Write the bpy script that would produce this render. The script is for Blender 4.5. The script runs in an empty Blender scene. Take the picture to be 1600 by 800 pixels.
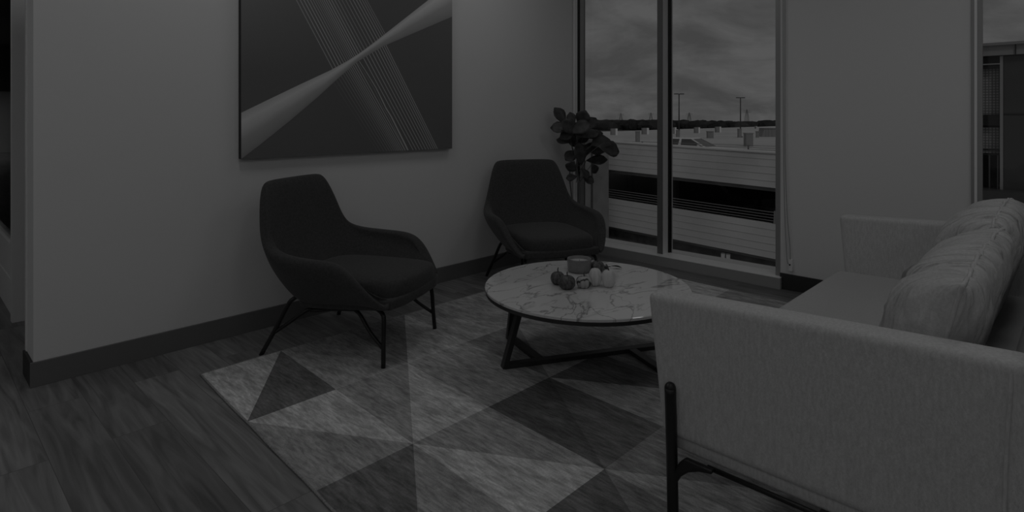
import bpy, bmesh, math, random
from mathutils import Vector, Matrix, noise
random.seed(7)
PI = math.pi
scene = bpy.context.scene
C = scene.collection

# ------------------------------------------------------------------ camera
YAW = 0.76697
cam_d = bpy.data.cameras.new('camera')
cam_d.sensor_width = 36.0
cam_d.lens = 930.63 / 1600 * 36.0
cam_d.shift_y = -(400 - 181.89) / 1600
cam_d.clip_start = 0.02
cam_d.clip_end = 4000
cam = bpy.data.objects.new('camera', cam_d)
C.objects.link(cam)
cam.location = (0, 0, 1.15)
cam.rotation_euler = (PI / 2, 0, YAW - PI / 2)
scene.camera = cam
scene.view_settings.view_transform = 'Standard'
scene.view_settings.look = 'None'
scene.view_settings.gamma = 1
scene.view_settings.use_curve_mapping = False
scene.view_settings.exposure = -3.7

# ------------------------------------------------------------------ world: broken overcast sky
world = bpy.data.worlds.new('sky')
scene.world = world
world.use_nodes = True
nt = world.node_tree
nt.nodes.clear()
n_out = nt.nodes.new('ShaderNodeOutputWorld')
n_bg = nt.nodes.new('ShaderNodeBackground')
n_tc = nt.nodes.new('ShaderNodeTexCoord')
n_sep = nt.nodes.new('ShaderNodeSeparateXYZ')
nt.links.new(n_tc.outputs['Generated'], n_sep.inputs[0])
def wmath(op, a, b=None):
    m = nt.nodes.new('ShaderNodeMath'); m.operation = op
    for i, v in enumerate((a, b)):
        if v is None: continue
        if isinstance(v, (int, float)): m.inputs[i].default_value = v
        else: nt.links.new(v, m.inputs[i])
    return m.outputs[0]
zz = wmath('MAXIMUM', n_sep.outputs['Z'], 0.0)
zz = wmath('ADD', zz, 0.30)
n_cmb = nt.nodes.new('ShaderNodeCombineXYZ')
nt.links.new(wmath('DIVIDE', n_sep.outputs['X'], zz), n_cmb.inputs[0])
nt.links.new(wmath('DIVIDE', n_sep.outputs['Y'], zz), n_cmb.inputs[1])
n_no = nt.nodes.new('ShaderNodeTexNoise')
n_no.inputs['Scale'].default_value = 2.6
n_no.inputs['Detail'].default_value = 7
n_no.inputs['Roughness'].default_value = 0.6
n_no.inputs['Distortion'].default_value = 0.35
nt.links.new(n_cmb.outputs[0], n_no.inputs['Vector'])
n_rp = nt.nodes.new('ShaderNodeValToRGB')
n_rp.color_ramp.elements[0].position = 0.38
n_rp.color_ramp.elements[0].color = (0.84, 0.84, 0.84, 1)
n_rp.color_ramp.elements[1].position = 0.62
n_rp.color_ramp.elements[1].color = (1.36, 1.36, 1.36, 1)
nt.links.new(n_no.outputs['Fac'], n_rp.inputs[0])
nt.links.new(n_rp.outputs['Color'], n_bg.inputs['Color'])
n_bg.inputs['Strength'].default_value = 1.0
nt.links.new(n_bg.outputs[0], n_out.inputs[0])

sun_d = bpy.data.lights.new('sun', 'SUN')
sun_d.energy = 2.8; sun_d.angle = math.radians(6)
sun = bpy.data.objects.new('sun', sun_d); C.objects.link(sun)
sun.rotation_euler = Vector((-0.45, -0.55, 0.70)).to_track_quat('Z', 'Y').to_euler()

PANEL_POWER = 22.0        # fill lamp of each added ceiling panel
HALL_POWER = 260.0

# ------------------------------------------------------------------ materials
def mat(name, val, rough=0.6, metal=0.0, spec=0.5, nscale=0, namt=0.0, stretch=(1, 1, 1), bump=0.0, bscale=200, bstretch=(1, 1, 1), sheen=0.0, coat=0.0):
    m = bpy.data.materials.new(name)
    m.use_nodes = True
    t = m.node_tree
    b = t.nodes['Principled BSDF']
    b.inputs['Base Color'].default_value = (val, val, val, 1)
    b.inputs['Roughness'].default_value = rough
    b.inputs['Metallic'].default_value = metal
    b.inputs['Specular IOR Level'].default_value = spec
    b.inputs['Sheen Weight'].default_value = sheen
    b.inputs['Coat Weight'].default_value = coat
    if nscale or bump:
        tc = t.nodes.new('ShaderNodeTexCoord')
    if nscale:
        mp = t.nodes.new('ShaderNodeMapping'); mp.inputs['Scale'].default_value = stretch
        no = t.nodes.new('ShaderNodeTexNoise'); no.inputs['Scale'].default_value = nscale; no.inputs['Detail'].default_value = 4
        rp = t.nodes.new('ShaderNodeValToRGB')
        lo, hi = val * (1 - namt), min(1, val * (1 + namt))
        rp.color_ramp.elements[0].position = 0.3; rp.color_ramp.elements[0].color = (lo, lo, lo, 1)
        rp.color_ramp.elements[1].position = 0.7; rp.color_ramp.elements[1].color = (hi, hi, hi, 1)
        t.links.new(tc.outputs['Object'], mp.inputs[0]); t.links.new(mp.outputs[0], no.inputs['Vector'])
        t.links.new(no.outputs['Fac'], rp.inputs[0]); t.links.new(rp.outputs[0], b.inputs['Base Color'])
    if bump:
        mp = t.nodes.new('ShaderNodeMapping'); mp.inputs['Scale'].default_value = bstretch
        no = t.nodes.new('ShaderNodeTexNoise'); no.inputs['Scale'].default_value = bscale; no.inputs['Detail'].default_value = 3
        bp = t.nodes.new('ShaderNodeBump'); bp.inputs['Strength'].default_value = bump; bp.inputs['Distance'].default_value = 0.004
        t.links.new(tc.outputs['Object'], mp.inputs[0]); t.links.new(mp.outputs[0], no.inputs['Vector'])
        t.links.new(no.outputs['Fac'], bp.inputs['Height']); t.links.new(bp.outputs[0], b.inputs['Normal'])
    return m

M = {}
M['wall'] = mat('white_wall_paint', 0.80, 0.75, bump=0.05, bscale=300)
M['ceiling'] = mat('white_ceiling', 0.80, 0.8)
M['base'] = mat('grey_vinyl_base', 0.17, 0.5)
M['base_dark'] = mat('dark_vinyl_base', 0.035, 0.5)
M['wbase'] = mat('window_base_grey', 0.38, 0.5)
M['sill'] = mat('painted_sill', 0.90, 0.35)
M['alu'] = mat('window_aluminium', 0.38, 0.35, metal=0.3)
M['alu_dark'] = mat('dark_unlit_aluminium', 0.16, 0.4)
M['gasket'] = mat('black_gasket', 0.01, 0.5)
M['post'] = mat('grey_painted_frame', 0.80, 0.5)
M['blackmetal'] = mat('black_powder_coat', 0.012, 0.38)
M['tablemetal'] = mat('bronze_black_metal', 0.035, 0.42)
M['chair'] = mat('charcoal_wool', 0.068, 0.95, spec=0.15, nscale=90, namt=0.18, bump=0.22, bscale=260, sheen=0.12)
M['sofa'] = mat('light_grey_linen', 0.60, 0.95, spec=0.1, nscale=160, namt=0.10, stretch=(1, 1, 0.25), bump=0.5, bscale=330, bstretch=(1, 1, 0.35))
M['sofaseat'] = mat('light_grey_linen_seat', 0.52, 0.95, spec=0.1, nscale=160, namt=0.05, bump=0.25, bscale=330)
M['concrete'] = mat('garage_concrete', 0.80, 0.9, nscale=0.35, namt=0.12)
M['boardl'] = mat('board_joint', 0.50, 0.9)
M['deck'] = mat('deck_concrete', 0.60, 0.9, nscale=0.08, namt=0.10)
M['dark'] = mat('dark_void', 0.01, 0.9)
M['lowwall'] = mat('lower_fill_grey', 0.14, 0.9, nscale=2, namt=0.4)
M['towerc'] = mat('tower_concrete', 0.30, 0.8, nscale=1.2, namt=0.2)
M['block'] = mat('pier_concrete', 0.30, 0.9)
M['blocklight'] = mat('pale_and_sunlit_concrete', 0.9, 0.9)  # pale concrete, also colours the sunlit sides of piers
M['polem'] = mat('lamp_pole_paint', 0.05, 0.5)
M['pylonm'] = mat('pylon_steel', 0.35, 0.6)
M['treem'] = mat('tree_foliage', 0.05, 1.0, spec=0.0, nscale=0.12, namt=0.5)
M['groundm'] = mat('far_ground', 0.12, 1.0, spec=0.0)
M['carpaint'] = mat('white_car_paint', 0.85, 0.25, coat=0.5)
M['carglass'] = mat('dark_car_glass', 0.10, 0.1)
M['tyre'] = mat('tyre_rubber', 0.02, 0.8)
M['metalpanel'] = mat('dark_metal_cladding', 0.070, 0.45)
M['coping'] = mat('parapet_coping', 0.30, 0.6)
M['leaf'] = mat('dark_leaf', 0.055, 0.5, nscale=25, namt=0.4)
M['stem'] = mat('plant_stem', 0.14, 0.8)
M['soil'] = mat('potting_soil', 0.04, 1.0)
M['potm'] = mat('planter_ceramic', 0.30, 0.5)
M['candle'] = mat('frosted_jar', 0.22, 0.35, nscale=30, namt=0.15)
M['wax'] = mat('candle_wax', 0.55, 0.5)
M['pk_dark'] = mat('dark_gourd_skin', 0.10, 0.6, nscale=70, namt=0.6, bump=0.3, bscale=90)
M['pk_white'] = mat('pale_gourd_skin', 0.66, 0.5)
M['stalk'] = mat('dry_stalk', 0.08, 0.9)
M['cord'] = mat('bead_chain', 0.28, 0.4)
M['canvas_edge'] = mat('black_canvas_edge', 0.02, 0.6)
M['panelbody'] = mat('fill_panel_frame', 0.8, 0.5)
M['hallwall'] = mat('hall_wall', 0.45, 0.8)
M['halldark'] = mat('hall_dark_ceiling', 0.06, 0.9)
M['rugbind'] = mat('rug_binding_yarn', 0.30, 1.0, nscale=150, namt=0.3)

def emis(name, s):
    m = bpy.data.materials.new(name); m.use_nodes = True
    t = m.node_tree; t.nodes.clear()
    o = t.nodes.new('ShaderNodeOutputMaterial'); e = t.nodes.new('ShaderNodeEmission')
    e.inputs['Strength'].default_value = s
    t.links.new(e.outputs[0], o.inputs[0]); return m
M['diffuser'] = emis('lit_diffuser', 1.6)
M['strip'] = emis('lit_linear_lamp', 1.5)

def glass_mat(name='window_glass', tint=0.93, ior=1.35):
    m = bpy.data.materials.new(name); m.use_nodes = True
    t = m.node_tree; t.nodes.clear()
    o = t.nodes.new('ShaderNodeOutputMaterial')
    tr = t.nodes.new('ShaderNodeBsdfTransparent'); tr.inputs[0].default_value = (tint, tint, tint, 1)
    gl = t.nodes.new('ShaderNodeBsdfGlossy'); gl.inputs['Roughness'].default_value = 0.02
    fr = t.nodes.new('ShaderNodeFresnel'); fr.inputs['IOR'].default_value = ior
    mx = t.nodes.new('ShaderNodeMixShader')
    t.links.new(fr.outputs[0], mx.inputs[0]); t.links.new(tr.outputs[0], mx.inputs[1]); t.links.new(gl.outputs[0], mx.inputs[2])
    t.links.new(mx.outputs[0], o.inputs[0]); return m
M['glass'] = glass_mat()
M['hallglass'] = glass_mat('coated_hall_glass', 0.97, 1.06)

def floor_mat():
    m = bpy.data.materials.new('wood_plank_floor'); m.use_nodes = True
    t = m.node_tree; b = t.nodes['Principled BSDF']; L = t.links.new
    tc = t.nodes.new('ShaderNodeTexCoord')
    mp = t.nodes.new('ShaderNodeMapping'); mp.inputs['Rotation'].default_value = (0, 0, PI / 2)
    L(tc.outputs['Object'], mp.inputs[0])
    br = t.nodes.new('ShaderNodeTexBrick')
    br.offset = 0.37; br.inputs['Scale'].default_value = 1.0
    br.inputs['Brick Width'].default_value = 1.25; br.inputs['Row Height'].default_value = 0.18
    br.inputs['Mortar Size'].default_value = 0.0012; br.inputs['Mortar Smooth'].default_value = 0.3
    br.inputs['Color1'].default_value = (0.72, 0.72, 0.72, 1); br.inputs['Color2'].default_value = (1.15, 1.15, 1.15, 1)
    br.inputs['Mortar'].default_value = (0.45, 0.45, 0.45, 1)
    L(mp.outputs[0], br.inputs['Vector'])
    mg = t.nodes.new('ShaderNodeMapping'); mg.inputs['Scale'].default_value = (14, 1.1, 1)
    L(tc.outputs['Object'], mg.inputs[0])
    # shift the grain from plank to plank
    ad = t.nodes.new('ShaderNodeVectorMath'); ad.operation = 'ADD'
    sc = t.nodes.new('ShaderNodeVectorMath'); sc.operation = 'SCALE'; sc.inputs['Scale'].default_value = 9.0
    L(br.outputs['Color'], sc.inputs[0]); L(mg.outputs[0], ad.inputs[0]); L(sc.outputs[0], ad.inputs[1])
    no = t.nodes.new('ShaderNodeTexNoise'); no.inputs['Scale'].default_value = 1.6; no.inputs['Detail'].default_value = 6
    no.inputs['Distortion'].default_value = 1.4
    L(ad.outputs[0], no.inputs['Vector'])
    rp = t.nodes.new('ShaderNodeValToRGB')
    rp.color_ramp.elements[0].position = 0.30; rp.color_ramp.elements[0].color = (0.13, 0.13, 0.13, 1)
    rp.color_ramp.elements[1].position = 0.70; rp.color_ramp.elements[1].color = (0.31, 0.31, 0.31, 1)
    L(no.outputs['Fac'], rp.inputs[0])
    # knots
    vo = t.nodes.new('ShaderNodeTexVoronoi'); vo.inputs['Scale'].default_value = 1.0
    mk = t.nodes.new('ShaderNodeMapping'); mk.inputs['Scale'].default_value = (3.2, 1.7, 1)
    L(tc.outputs['Object'], mk.inputs[0]); L(mk.outputs[0], vo.inputs['Vector'])
    rk = t.nodes.new('ShaderNodeValToRGB')
    rk.color_ramp.elements[0].position = 0.02; rk.color_ramp.elements[0].color = (0.35, 0.35, 0.35, 1)
    rk.color_ramp.elements[1].position = 0.07; rk.color_ramp.elements[1].color = (1, 1, 1, 1)
    L(vo.outputs['Distance'], rk.inputs[0])
    m1 = t.nodes.new('ShaderNodeMixRGB'); m1.blend_type = 'MULTIPLY'; m1.inputs[0].default_value = 1
    L(rp.outputs[0], m1.inputs[1]); L(br.outputs['Color'], m1.inputs[2])
    m2 = t.nodes.new('ShaderNodeMixRGB'); m2.blend_type = 'MULTIPLY'; m2.inputs[0].default_value = 1
    L(m1.outputs[0], m2.inputs[1]); L(rk.outputs[0], m2.inputs[2])
    L(m2.outputs[0], b.inputs['Base Color'])
    b.inputs['Roughness'].default_value = 0.42
    b.inputs['Specular IOR Level'].default_value = 0.35
    return m
M['floor'] = floor_mat()

def marble_mat():
    m = bpy.data.materials.new('white_marble'); m.use_nodes = True
    t = m.node_tree; b = t.nodes['Principled BSDF']; L = t.links.new
    tc = t.nodes.new('ShaderNodeTexCoord')
    def vein(scale, w, dist, seed, lo):
        mp = t.nodes.new('ShaderNodeMapping'); mp.inputs['Location'].default_value = (seed, seed * 0.7, 0)
        mp.inputs['Rotation'].default_value = (0, 0, 0.9); mp.inputs['Scale'].default_value = (1.0, 2.2, 1)
        L(tc.outputs['Object'], mp.inputs[0])
        no = t.nodes.new('ShaderNodeTexNoise'); no.inputs['Scale'].default_value = scale; no.inputs['Detail'].default_value = 5
        no.inputs['Distortion'].default_value = dist
        L(mp.outputs[0], no.inputs['Vector'])
        s = t.nodes.new('ShaderNodeMath'); s.operation = 'SUBTRACT'; s.inputs[1].default_value = 0.5; L(no.outputs['Fac'], s.inputs[0])
        a = t.nodes.new('ShaderNodeMath'); a.operation = 'ABSOLUTE'; L(s.outputs[0], a.inputs[0])
        r = t.nodes.new('ShaderNodeValToRGB')
        r.color_ramp.elements[0].position = 0.0; r.color_ramp.elements[0].color = (lo, lo, lo, 1)
        r.color_ramp.elements[1].position = w; r.color_ramp.elements[1].color = (1, 1, 1, 1)
        L(a.outputs[0], r.inputs[0]); return r.outputs[0]
    v1 = vein(1.7, 0.011, 0.9, 5.4, 0.42); v2 = vein(4.2, 0.018, 0.5, 8.7, 0.6)
    # a slow mask keeps large fields of the slab clear
    mk = t.nodes.new('ShaderNodeTexNoise'); mk.inputs['Scale'].default_value = 2.3; L(tc.outputs['Object'], mk.inputs['Vector'])
    mr = t.nodes.new('ShaderNodeValToRGB'); mr.color_ramp.elements[0].position = 0.42; mr.color_ramp.elements[1].position = 0.56
    L(mk.outputs['Fac'], mr.inputs[0])
    x2 = t.nodes.new('ShaderNodeMixRGB'); x2.inputs[2].default_value = (1, 1, 1, 1); L(mr.outputs[0], x2.inputs[0]); L(v2, x2.inputs[1])
    mm = t.nodes.new('ShaderNodeMixRGB'); mm.blend_type = 'MULTIPLY'; mm.inputs[0].default_value = 1; L(v1, mm.inputs[1]); L(x2.outputs[0], mm.inputs[2])
    cc = t.nodes.new('ShaderNodeMixRGB'); cc.blend_type = 'MULTIPLY'; cc.inputs[0].default_value = 1; cc.inputs[2].default_value = (0.74, 0.74, 0.74, 1)
    L(mm.outputs[0], cc.inputs[1]); L(cc.outputs[0], b.inputs['Base Color'])
    b.inputs['Roughness'].default_value = 0.05
    b.inputs['Specular IOR Level'].default_value = 1.0
    return m
M['marble'] = marble_mat()

def attr_mat(name, rough, streak=False, bump=0.0):
    m = bpy.data.materials.new(name); m.use_nodes = True
    t = m.node_tree; b = t.nodes['Principled BSDF']; L = t.links.new
    at = t.nodes.new('ShaderNodeVertexColor'); at.layer_name = 'tone'
    b.inputs['Roughness'].default_value = rough
    b.inputs['Specular IOR Level'].default_value = 0.1 if streak else 0.3
    if not streak:
        L(at.outputs[0], b.inputs['Base Color']); return m
    tc = t.nodes.new('ShaderNodeTexCoord')
    def nz(sx, sy, scale, lo, hi, p0=0.3, p1=0.7):
        mp = t.nodes.new('ShaderNodeMapping'); mp.inputs['Scale'].default_value = (sx, sy, 1); L(tc.outputs['Object'], mp.inputs[0])
        no = t.nodes.new('ShaderNodeTexNoise'); no.inputs['Scale'].default_value = scale; no.inputs['Detail'].default_value = 5
        no.inputs['Distortion'].default_value = 0.4
        L(mp.outputs[0], no.inputs['Vector'])
        r = t.nodes.new('ShaderNodeValToRGB'); r.color_ramp.elements[0].position = p0; r.color_ramp.elements[1].position = p1
        r.color_ramp.elements[0].color = (lo, lo, lo, 1); r.color_ramp.elements[1].color = (hi, hi, hi, 1)
        L(no.outputs['Fac'], r.inputs[0]); return r.outputs[0], no.outputs['Fac']
    a, _ = nz(7, 1.8, 2.6, 0.70, 1.24)
    c, _ = nz(46, 9, 2.0, 0.66, 1.26)
    d, fac = nz(1, 1, 170, 0.86, 1.10)
    prev = at.outputs[0]
    for s in (a, c, d):
        mx = t.nodes.new('ShaderNodeMixRGB'); mx.blend_type = 'MULTIPLY'; mx.inputs[0].default_value = 1
        L(prev, mx.inputs[1]); L(s, mx.inputs[2]); prev = mx.outputs[0]
    L(prev, b.inputs['Base Color'])
    bp = t.nodes.new('ShaderNodeBump'); bp.inputs['Strength'].default_value = 0.6; bp.inputs['Distance'].default_value = 0.004
    L(fac, bp.inputs['Height']); L(bp.outputs[0], b.inputs['Normal'])
    return m
M['rug'] = attr_mat('woven_rug_pile', 1.0, True)
M['print'] = attr_mat('printed_canvas', 0.55)

def cushion_mat():
    m = mat('crumpled_linen', 0.58, 0.95, spec=0.1, nscale=150, namt=0.08)
    t = m.node_tree; b = t.nodes['Principled BSDF']; L = t.links.new
    tc = t.nodes.new('ShaderNodeTexCoord')
    mp = t.nodes.new('ShaderNodeMapping'); mp.inputs['Scale'].default_value = (9, 1.3, 1.6); L(tc.outputs['Object'], mp.inputs[0])
    no = t.nodes.new('ShaderNodeTexNoise'); no.inputs['Scale'].default_value = 2.4; no.inputs['Detail'].default_value = 3; no.inputs['Distortion'].default_value = 0.9
    L(mp.outputs[0], no.inputs['Vector'])
    bp = t.nodes.new('ShaderNodeBump'); bp.inputs['Strength'].default_value = 0.9; bp.inputs['Distance'].default_value = 0.05
    L(no.outputs['Fac'], bp.inputs['Height'])
    n2 = t.nodes.new('ShaderNodeTexNoise'); n2.inputs['Scale'].default_value = 330; L(tc.outputs['Object'], n2.inputs['Vector'])
    b2 = t.nodes.new('ShaderNodeBump'); b2.inputs['Strength'].default_value = 0.3; b2.inputs['Distance'].default_value = 0.003
    L(n2.outputs['Fac'], b2.inputs['Height']); L(bp.outputs[0], b2.inputs['Normal']); L(b2.outputs[0], b.inputs['Normal'])
    return m
M['cushion'] = cushion_mat()

def perf_mat():
    m = bpy.data.materials.new('perforated_screen'); m.use_nodes = True
    t = m.node_tree; b = t.nodes['Principled BSDF']; L = t.links.new
    tc = t.nodes.new('ShaderNodeTexCoord'); br = t.nodes.new('ShaderNodeTexBrick'); br.offset = 0
    mp = t.nodes.new('ShaderNodeMapping'); mp.inputs['Rotation'].default_value = (PI / 2, 0, PI / 2)
    sp = t.nodes.new('ShaderNodeSeparateXYZ'); cb = t.nodes.new('ShaderNodeCombineXYZ')
    L(tc.outputs['Object'], sp.inputs[0]); L(sp.outputs['Y'], cb.inputs[0]); L(sp.outputs['Z'], cb.inputs[1])
    br.inputs['Scale'].default_value = 1; br.inputs['Brick Width'].default_value = 0.05; br.inputs['Row Height'].default_value = 0.05
    br.inputs['Mortar Size'].default_value = 0.008
    br.inputs['Color1'].default_value = (0.34, 0.34, 0.34, 1); br.inputs['Color2'].default_value = (0.30, 0.30, 0.30, 1); br.inputs['Mortar'].default_value = (0.12, 0.12, 0.12, 1)
    L(cb.outputs[0], br.inputs['Vector']); L(br.outputs['Color'], b.inputs['Base Color']); b.inputs['Roughness'].default_value = 0.7
    return m
M['perf'] = perf_mat()

# ------------------------------------------------------------------ mesh helpers
def link(name, me, m=None, parent=None, loc=None, smooth=False):
    if m is not None: me.materials.append(m)
    if smooth:
        for p in me.polygons: p.use_smooth = True
    o = bpy.data.objects.new(name, me); C.objects.link(o)
    if parent: o.parent = parent
    if loc: o.location = loc
    return o
def bobj(name, bm, m, parent=None, loc=None, smooth=False):
    me = bpy.data.meshes.new(name); bm.normal_update(); bm.to_mesh(me); bm.free()
    return link(name, me, m, parent, loc, smooth)
def tag(o, label, cat, group=None):
    o['label'] = label; o['category'] = cat
    if group: o['group'] = group
    return o
def thing(name, label, cat, loc=(0, 0, 0), rz=0, group=None):
    o = bpy.data.objects.new(name, None); C.objects.link(o)
    o.empty_display_size = 0.1; o.location = loc; o.rotation_euler = (0, 0, rz)
    return tag(o, label, cat, group)
def structure(o):
    o['kind'] = 'structure'; return o
def add_box(bm, a, b, bevel=0.0):
    r = bmesh.ops.create_cube(bm, size=1)
    vs = r['verts']
    for v in vs:
        v.co = Vector([(a[i] + b[i]) / 2 + v.co[i] * (b[i] - a[i]) for i in range(3)])
    if bevel:
        es = list({e for v in vs for e in v.link_edges})
        bmesh.ops.bevel(bm, geom=es, offset=bevel, segments=2, affect='EDGES', profile=0.7)
def box(name, a, b, m, parent=None, bevel=0.0):
    bm = bmesh.new(); add_box(bm, a, b, bevel); return bobj(name, bm, m, parent)
def add_hexa(bm, cs, bevel=0.0, seg=4):
    """eight corners: bottom 4 (ccw), top 4 (ccw)"""
    v = [bm.verts.new(c) for c in cs]
    fs = [(3, 2, 1, 0), (4, 5, 6, 7), (0, 1, 5, 4), (1, 2, 6, 5), (2, 3, 7, 6), (3, 0, 4, 7)]
    for f in fs: bm.faces.new([v[i] for i in f])
    if bevel:
        bm.normal_update()
        es = list({e for x in v for e in x.link_edges})
        bmesh.ops.bevel(bm, geom=es, offset=bevel, segments=seg, affect='EDGES', profile=0.6)
def add_prism(bm, poly, axis, a, b, bevel=0.0, seg=3):
    """poly of (p, q) extruded along axis 'x' (p=y,q=z), 'y' (p=x,q=z) or 'z' (p=x,q=y)"""
    def co(p, q, t): return {'x': (t, p, q), 'y': (p, t, q), 'z': (p, q, t)}[axis]
    va = [bm.verts.new(co(p, q, a)) for p, q in poly]; vb = [bm.verts.new(co(p, q, b)) for p, q in poly]
    n = len(poly)
    fs = [bm.faces.new(va), bm.faces.new(vb[::-1])] + [bm.faces.new((va[i], vb[i], vb[(i + 1) % n], va[(i + 1) % n])) for i in range(n)]
    bmesh.ops.recalc_face_normals(bm, faces=fs)
    if bevel:
        es = list({e for x in va + vb for e in x.link_edges})
        bmesh.ops.bevel(bm, geom=es, offset=bevel, segments=seg, affect='EDGES', profile=0.6)
def smooth_path(pts, n=6):
    pts = [Vector(p) for p in pts]
    if len(pts) < 3: return pts
    out = []
    P = [2 * pts[0] - pts[1]] + pts + [2 * pts[-1] - pts[-2]]
    for i in range(1, len(P) - 2):
        for k in range(n):
            t = k / n; p0, p1, p2, p3 = P[i - 1], P[i], P[i + 1], P[i + 2]
            out.append(0.5 * ((2 * p1) + (p2 - p0) * t + (2 * p0 - 5 * p1 + 4 * p2 - p3) * t * t + (3 * p1 - p0 - 3 * p2 + p3) * t ** 3))
    out.append(pts[-1]); return out
def add_tube(bm, pts, r, sides=10, r2=None, closed=False):
    pts = [Vector(p) for p in pts]; n = len(pts); rings = []; up = Vector((0, 0, 1))
    ref = None
    for i, p in enumerate(pts):
        if closed: d = pts[(i + 1) % n] - pts[i - 1]
        else: d = (pts[min(i + 1, n - 1)] - pts[max(i - 1, 0)])
        d.normalize()
        if ref is None:
            ref = d.cross(up) if abs(d.z) < 0.95 else d.cross(Vector((1, 0, 0)))
        ref = (ref - d * ref.dot(d)).normalized(); q = d.cross(ref)
        rr = r if r2 is None else r + (r2 - r) * i / (n - 1)
        rings.append([bm.verts.new(p + (ref * math.cos(2 * PI * k / sides) + q * math.sin(2 * PI * k / sides)) * rr) for k in range(sides)])
    m = n if closed else n - 1
    for i in range(m):
        a, b = rings[i], rings[(i + 1) % n]
        for k in range(sides): bm.faces.new((a[k], a[(k + 1) % sides], b[(k + 1) % sides], b[k]))
    if not closed:
        bm.faces.new(rings[0][::-1]); bm.faces.new(rings[-1])
def tube(name, pts, r, m, parent=None, sides=10, r2=None, closed=False):
    bm = bmesh.new(); add_tube(bm, pts, r, sides, r2, closed); return bobj(name, bm, m, parent, smooth=True)
def add_lathe(bm, prof, seg=40, center=(0, 0, 0), lobes=0, depth=0.0):
    rings = []
    for r, z in prof:
        ring = []
        for k in range(seg):
            a = 2 * PI * k / seg
            f = 1 - depth * (0.5 + 0.5 * math.cos(lobes * a)) ** 3 if lobes else 1
            ring.append(bm.verts.new((center[0] + r * f * math.cos(a), center[1] + r * f * math.sin(a), center[2] + z)))
        rings.append(ring)
    for i in range(len(rings) - 1):
        for k in range(seg): bm.faces.new((rings[i][k], rings[i][(k + 1) % seg], rings[i + 1][(k + 1) % seg], rings[i + 1][k]))
    bm.faces.new(rings[0][::-1]); bm.faces.new(rings[-1])
def copy_tree(o, parent=None):
    c = o.copy(); C.objects.link(c)
    if parent: c.parent = parent
    for ch in [x for x in bpy.data.objects if x.parent == o and x is not c]: copy_tree(ch, c)
    return c
def subsurf(o, lv=2):
    s = o.modifiers.new('subdivision', 'SUBSURF'); s.levels = lv; s.render_levels = lv; return o

# ------------------------------------------------------------------ the room
YA, XB, ZC = 3.223, 4.12, 2.75
XE = 0.411                # free end of the picture wall
structure(box('floor', (-4.2, -4.3, -0.12), (4.25, 26.0, 0.0), M['floor']))
structure(box('ceiling', (-4.2, -4.2, ZC), (4.37, YA + 0.2, ZC + 0.1), M['ceiling']))
structure(box('wall_left', (XE, YA, 0), (4.25, YA + 0.19, ZC), M['wall']))
structure(box('wall_back', (-4.2, 3.3, 0), (-4.1, 26.0, 3.5), M['wall']))
structure(box('wall_fill_opening_sill', (-4.2, -4.2, 0), (-4.1, 3.3, 0.25), M['wall']))  # unseen opening added behind the camera for soft frontal fill
structure(box('wall_fill_opening_header', (-4.2, -4.2, 2.6), (-4.1, 3.3, 3.5), M['wall']))
for k_ in range(6): structure(box('trim_%d' % (4 + k_), (-4.2, -4.2 + k_ * 1.48, 0.25), (-4.1, -4.12 + k_ * 1.48, 2.6), M['alu']))  # bars of the opening added for fill light
structure(box('wall_near', (-4.2, -4.3, 0), (4.45, -4.2, ZC), M['wall']))
# window wall: pier between the two windows, header above
structure(box('wall_right', (XB, 0.440, 0), (XB + 0.25, 1.474, ZC), M['wall']))
structure(box('wall_header', (XB, -2.6, 2.62), (XB + 0.25, YA, ZC), M['wall']))
structure(box('wall_corner', (XB, -4.2, 0), (XB + 0.25, -2.6, ZC), M['wall']))
# bases
def base_strip(name, a, b, m):
    bm = bmesh.new(); add_box(bm, a, b, 0.002); return structure(bobj(name, bm, m))
base_strip('baseboard_left', (XE - 0.012, YA - 0.012, 0.0), (4.0, YA, 0.105), M['base'])
base_strip('baseboard_end', (XE - 0.012, YA, 0.0), (XE, YA + 0.2, 0.105), M['base_dark'])
base_strip('baseboard_right', (XB - 0.012, 0.44, 0.0), (XB, 1.474, 0.105), M['base_dark'])
base_strip('baseboard_corner', (XB - 0.012, -4.2, 0.0), (XB, -2.6, 0.105), M['base_dark'])
# corner bead of the wall end
structure(box('trim_1', (XE - 0.004, YA + 0.17, 0.105), (XE + 0.02, YA + 0.20, ZC), M['sill']))

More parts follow.
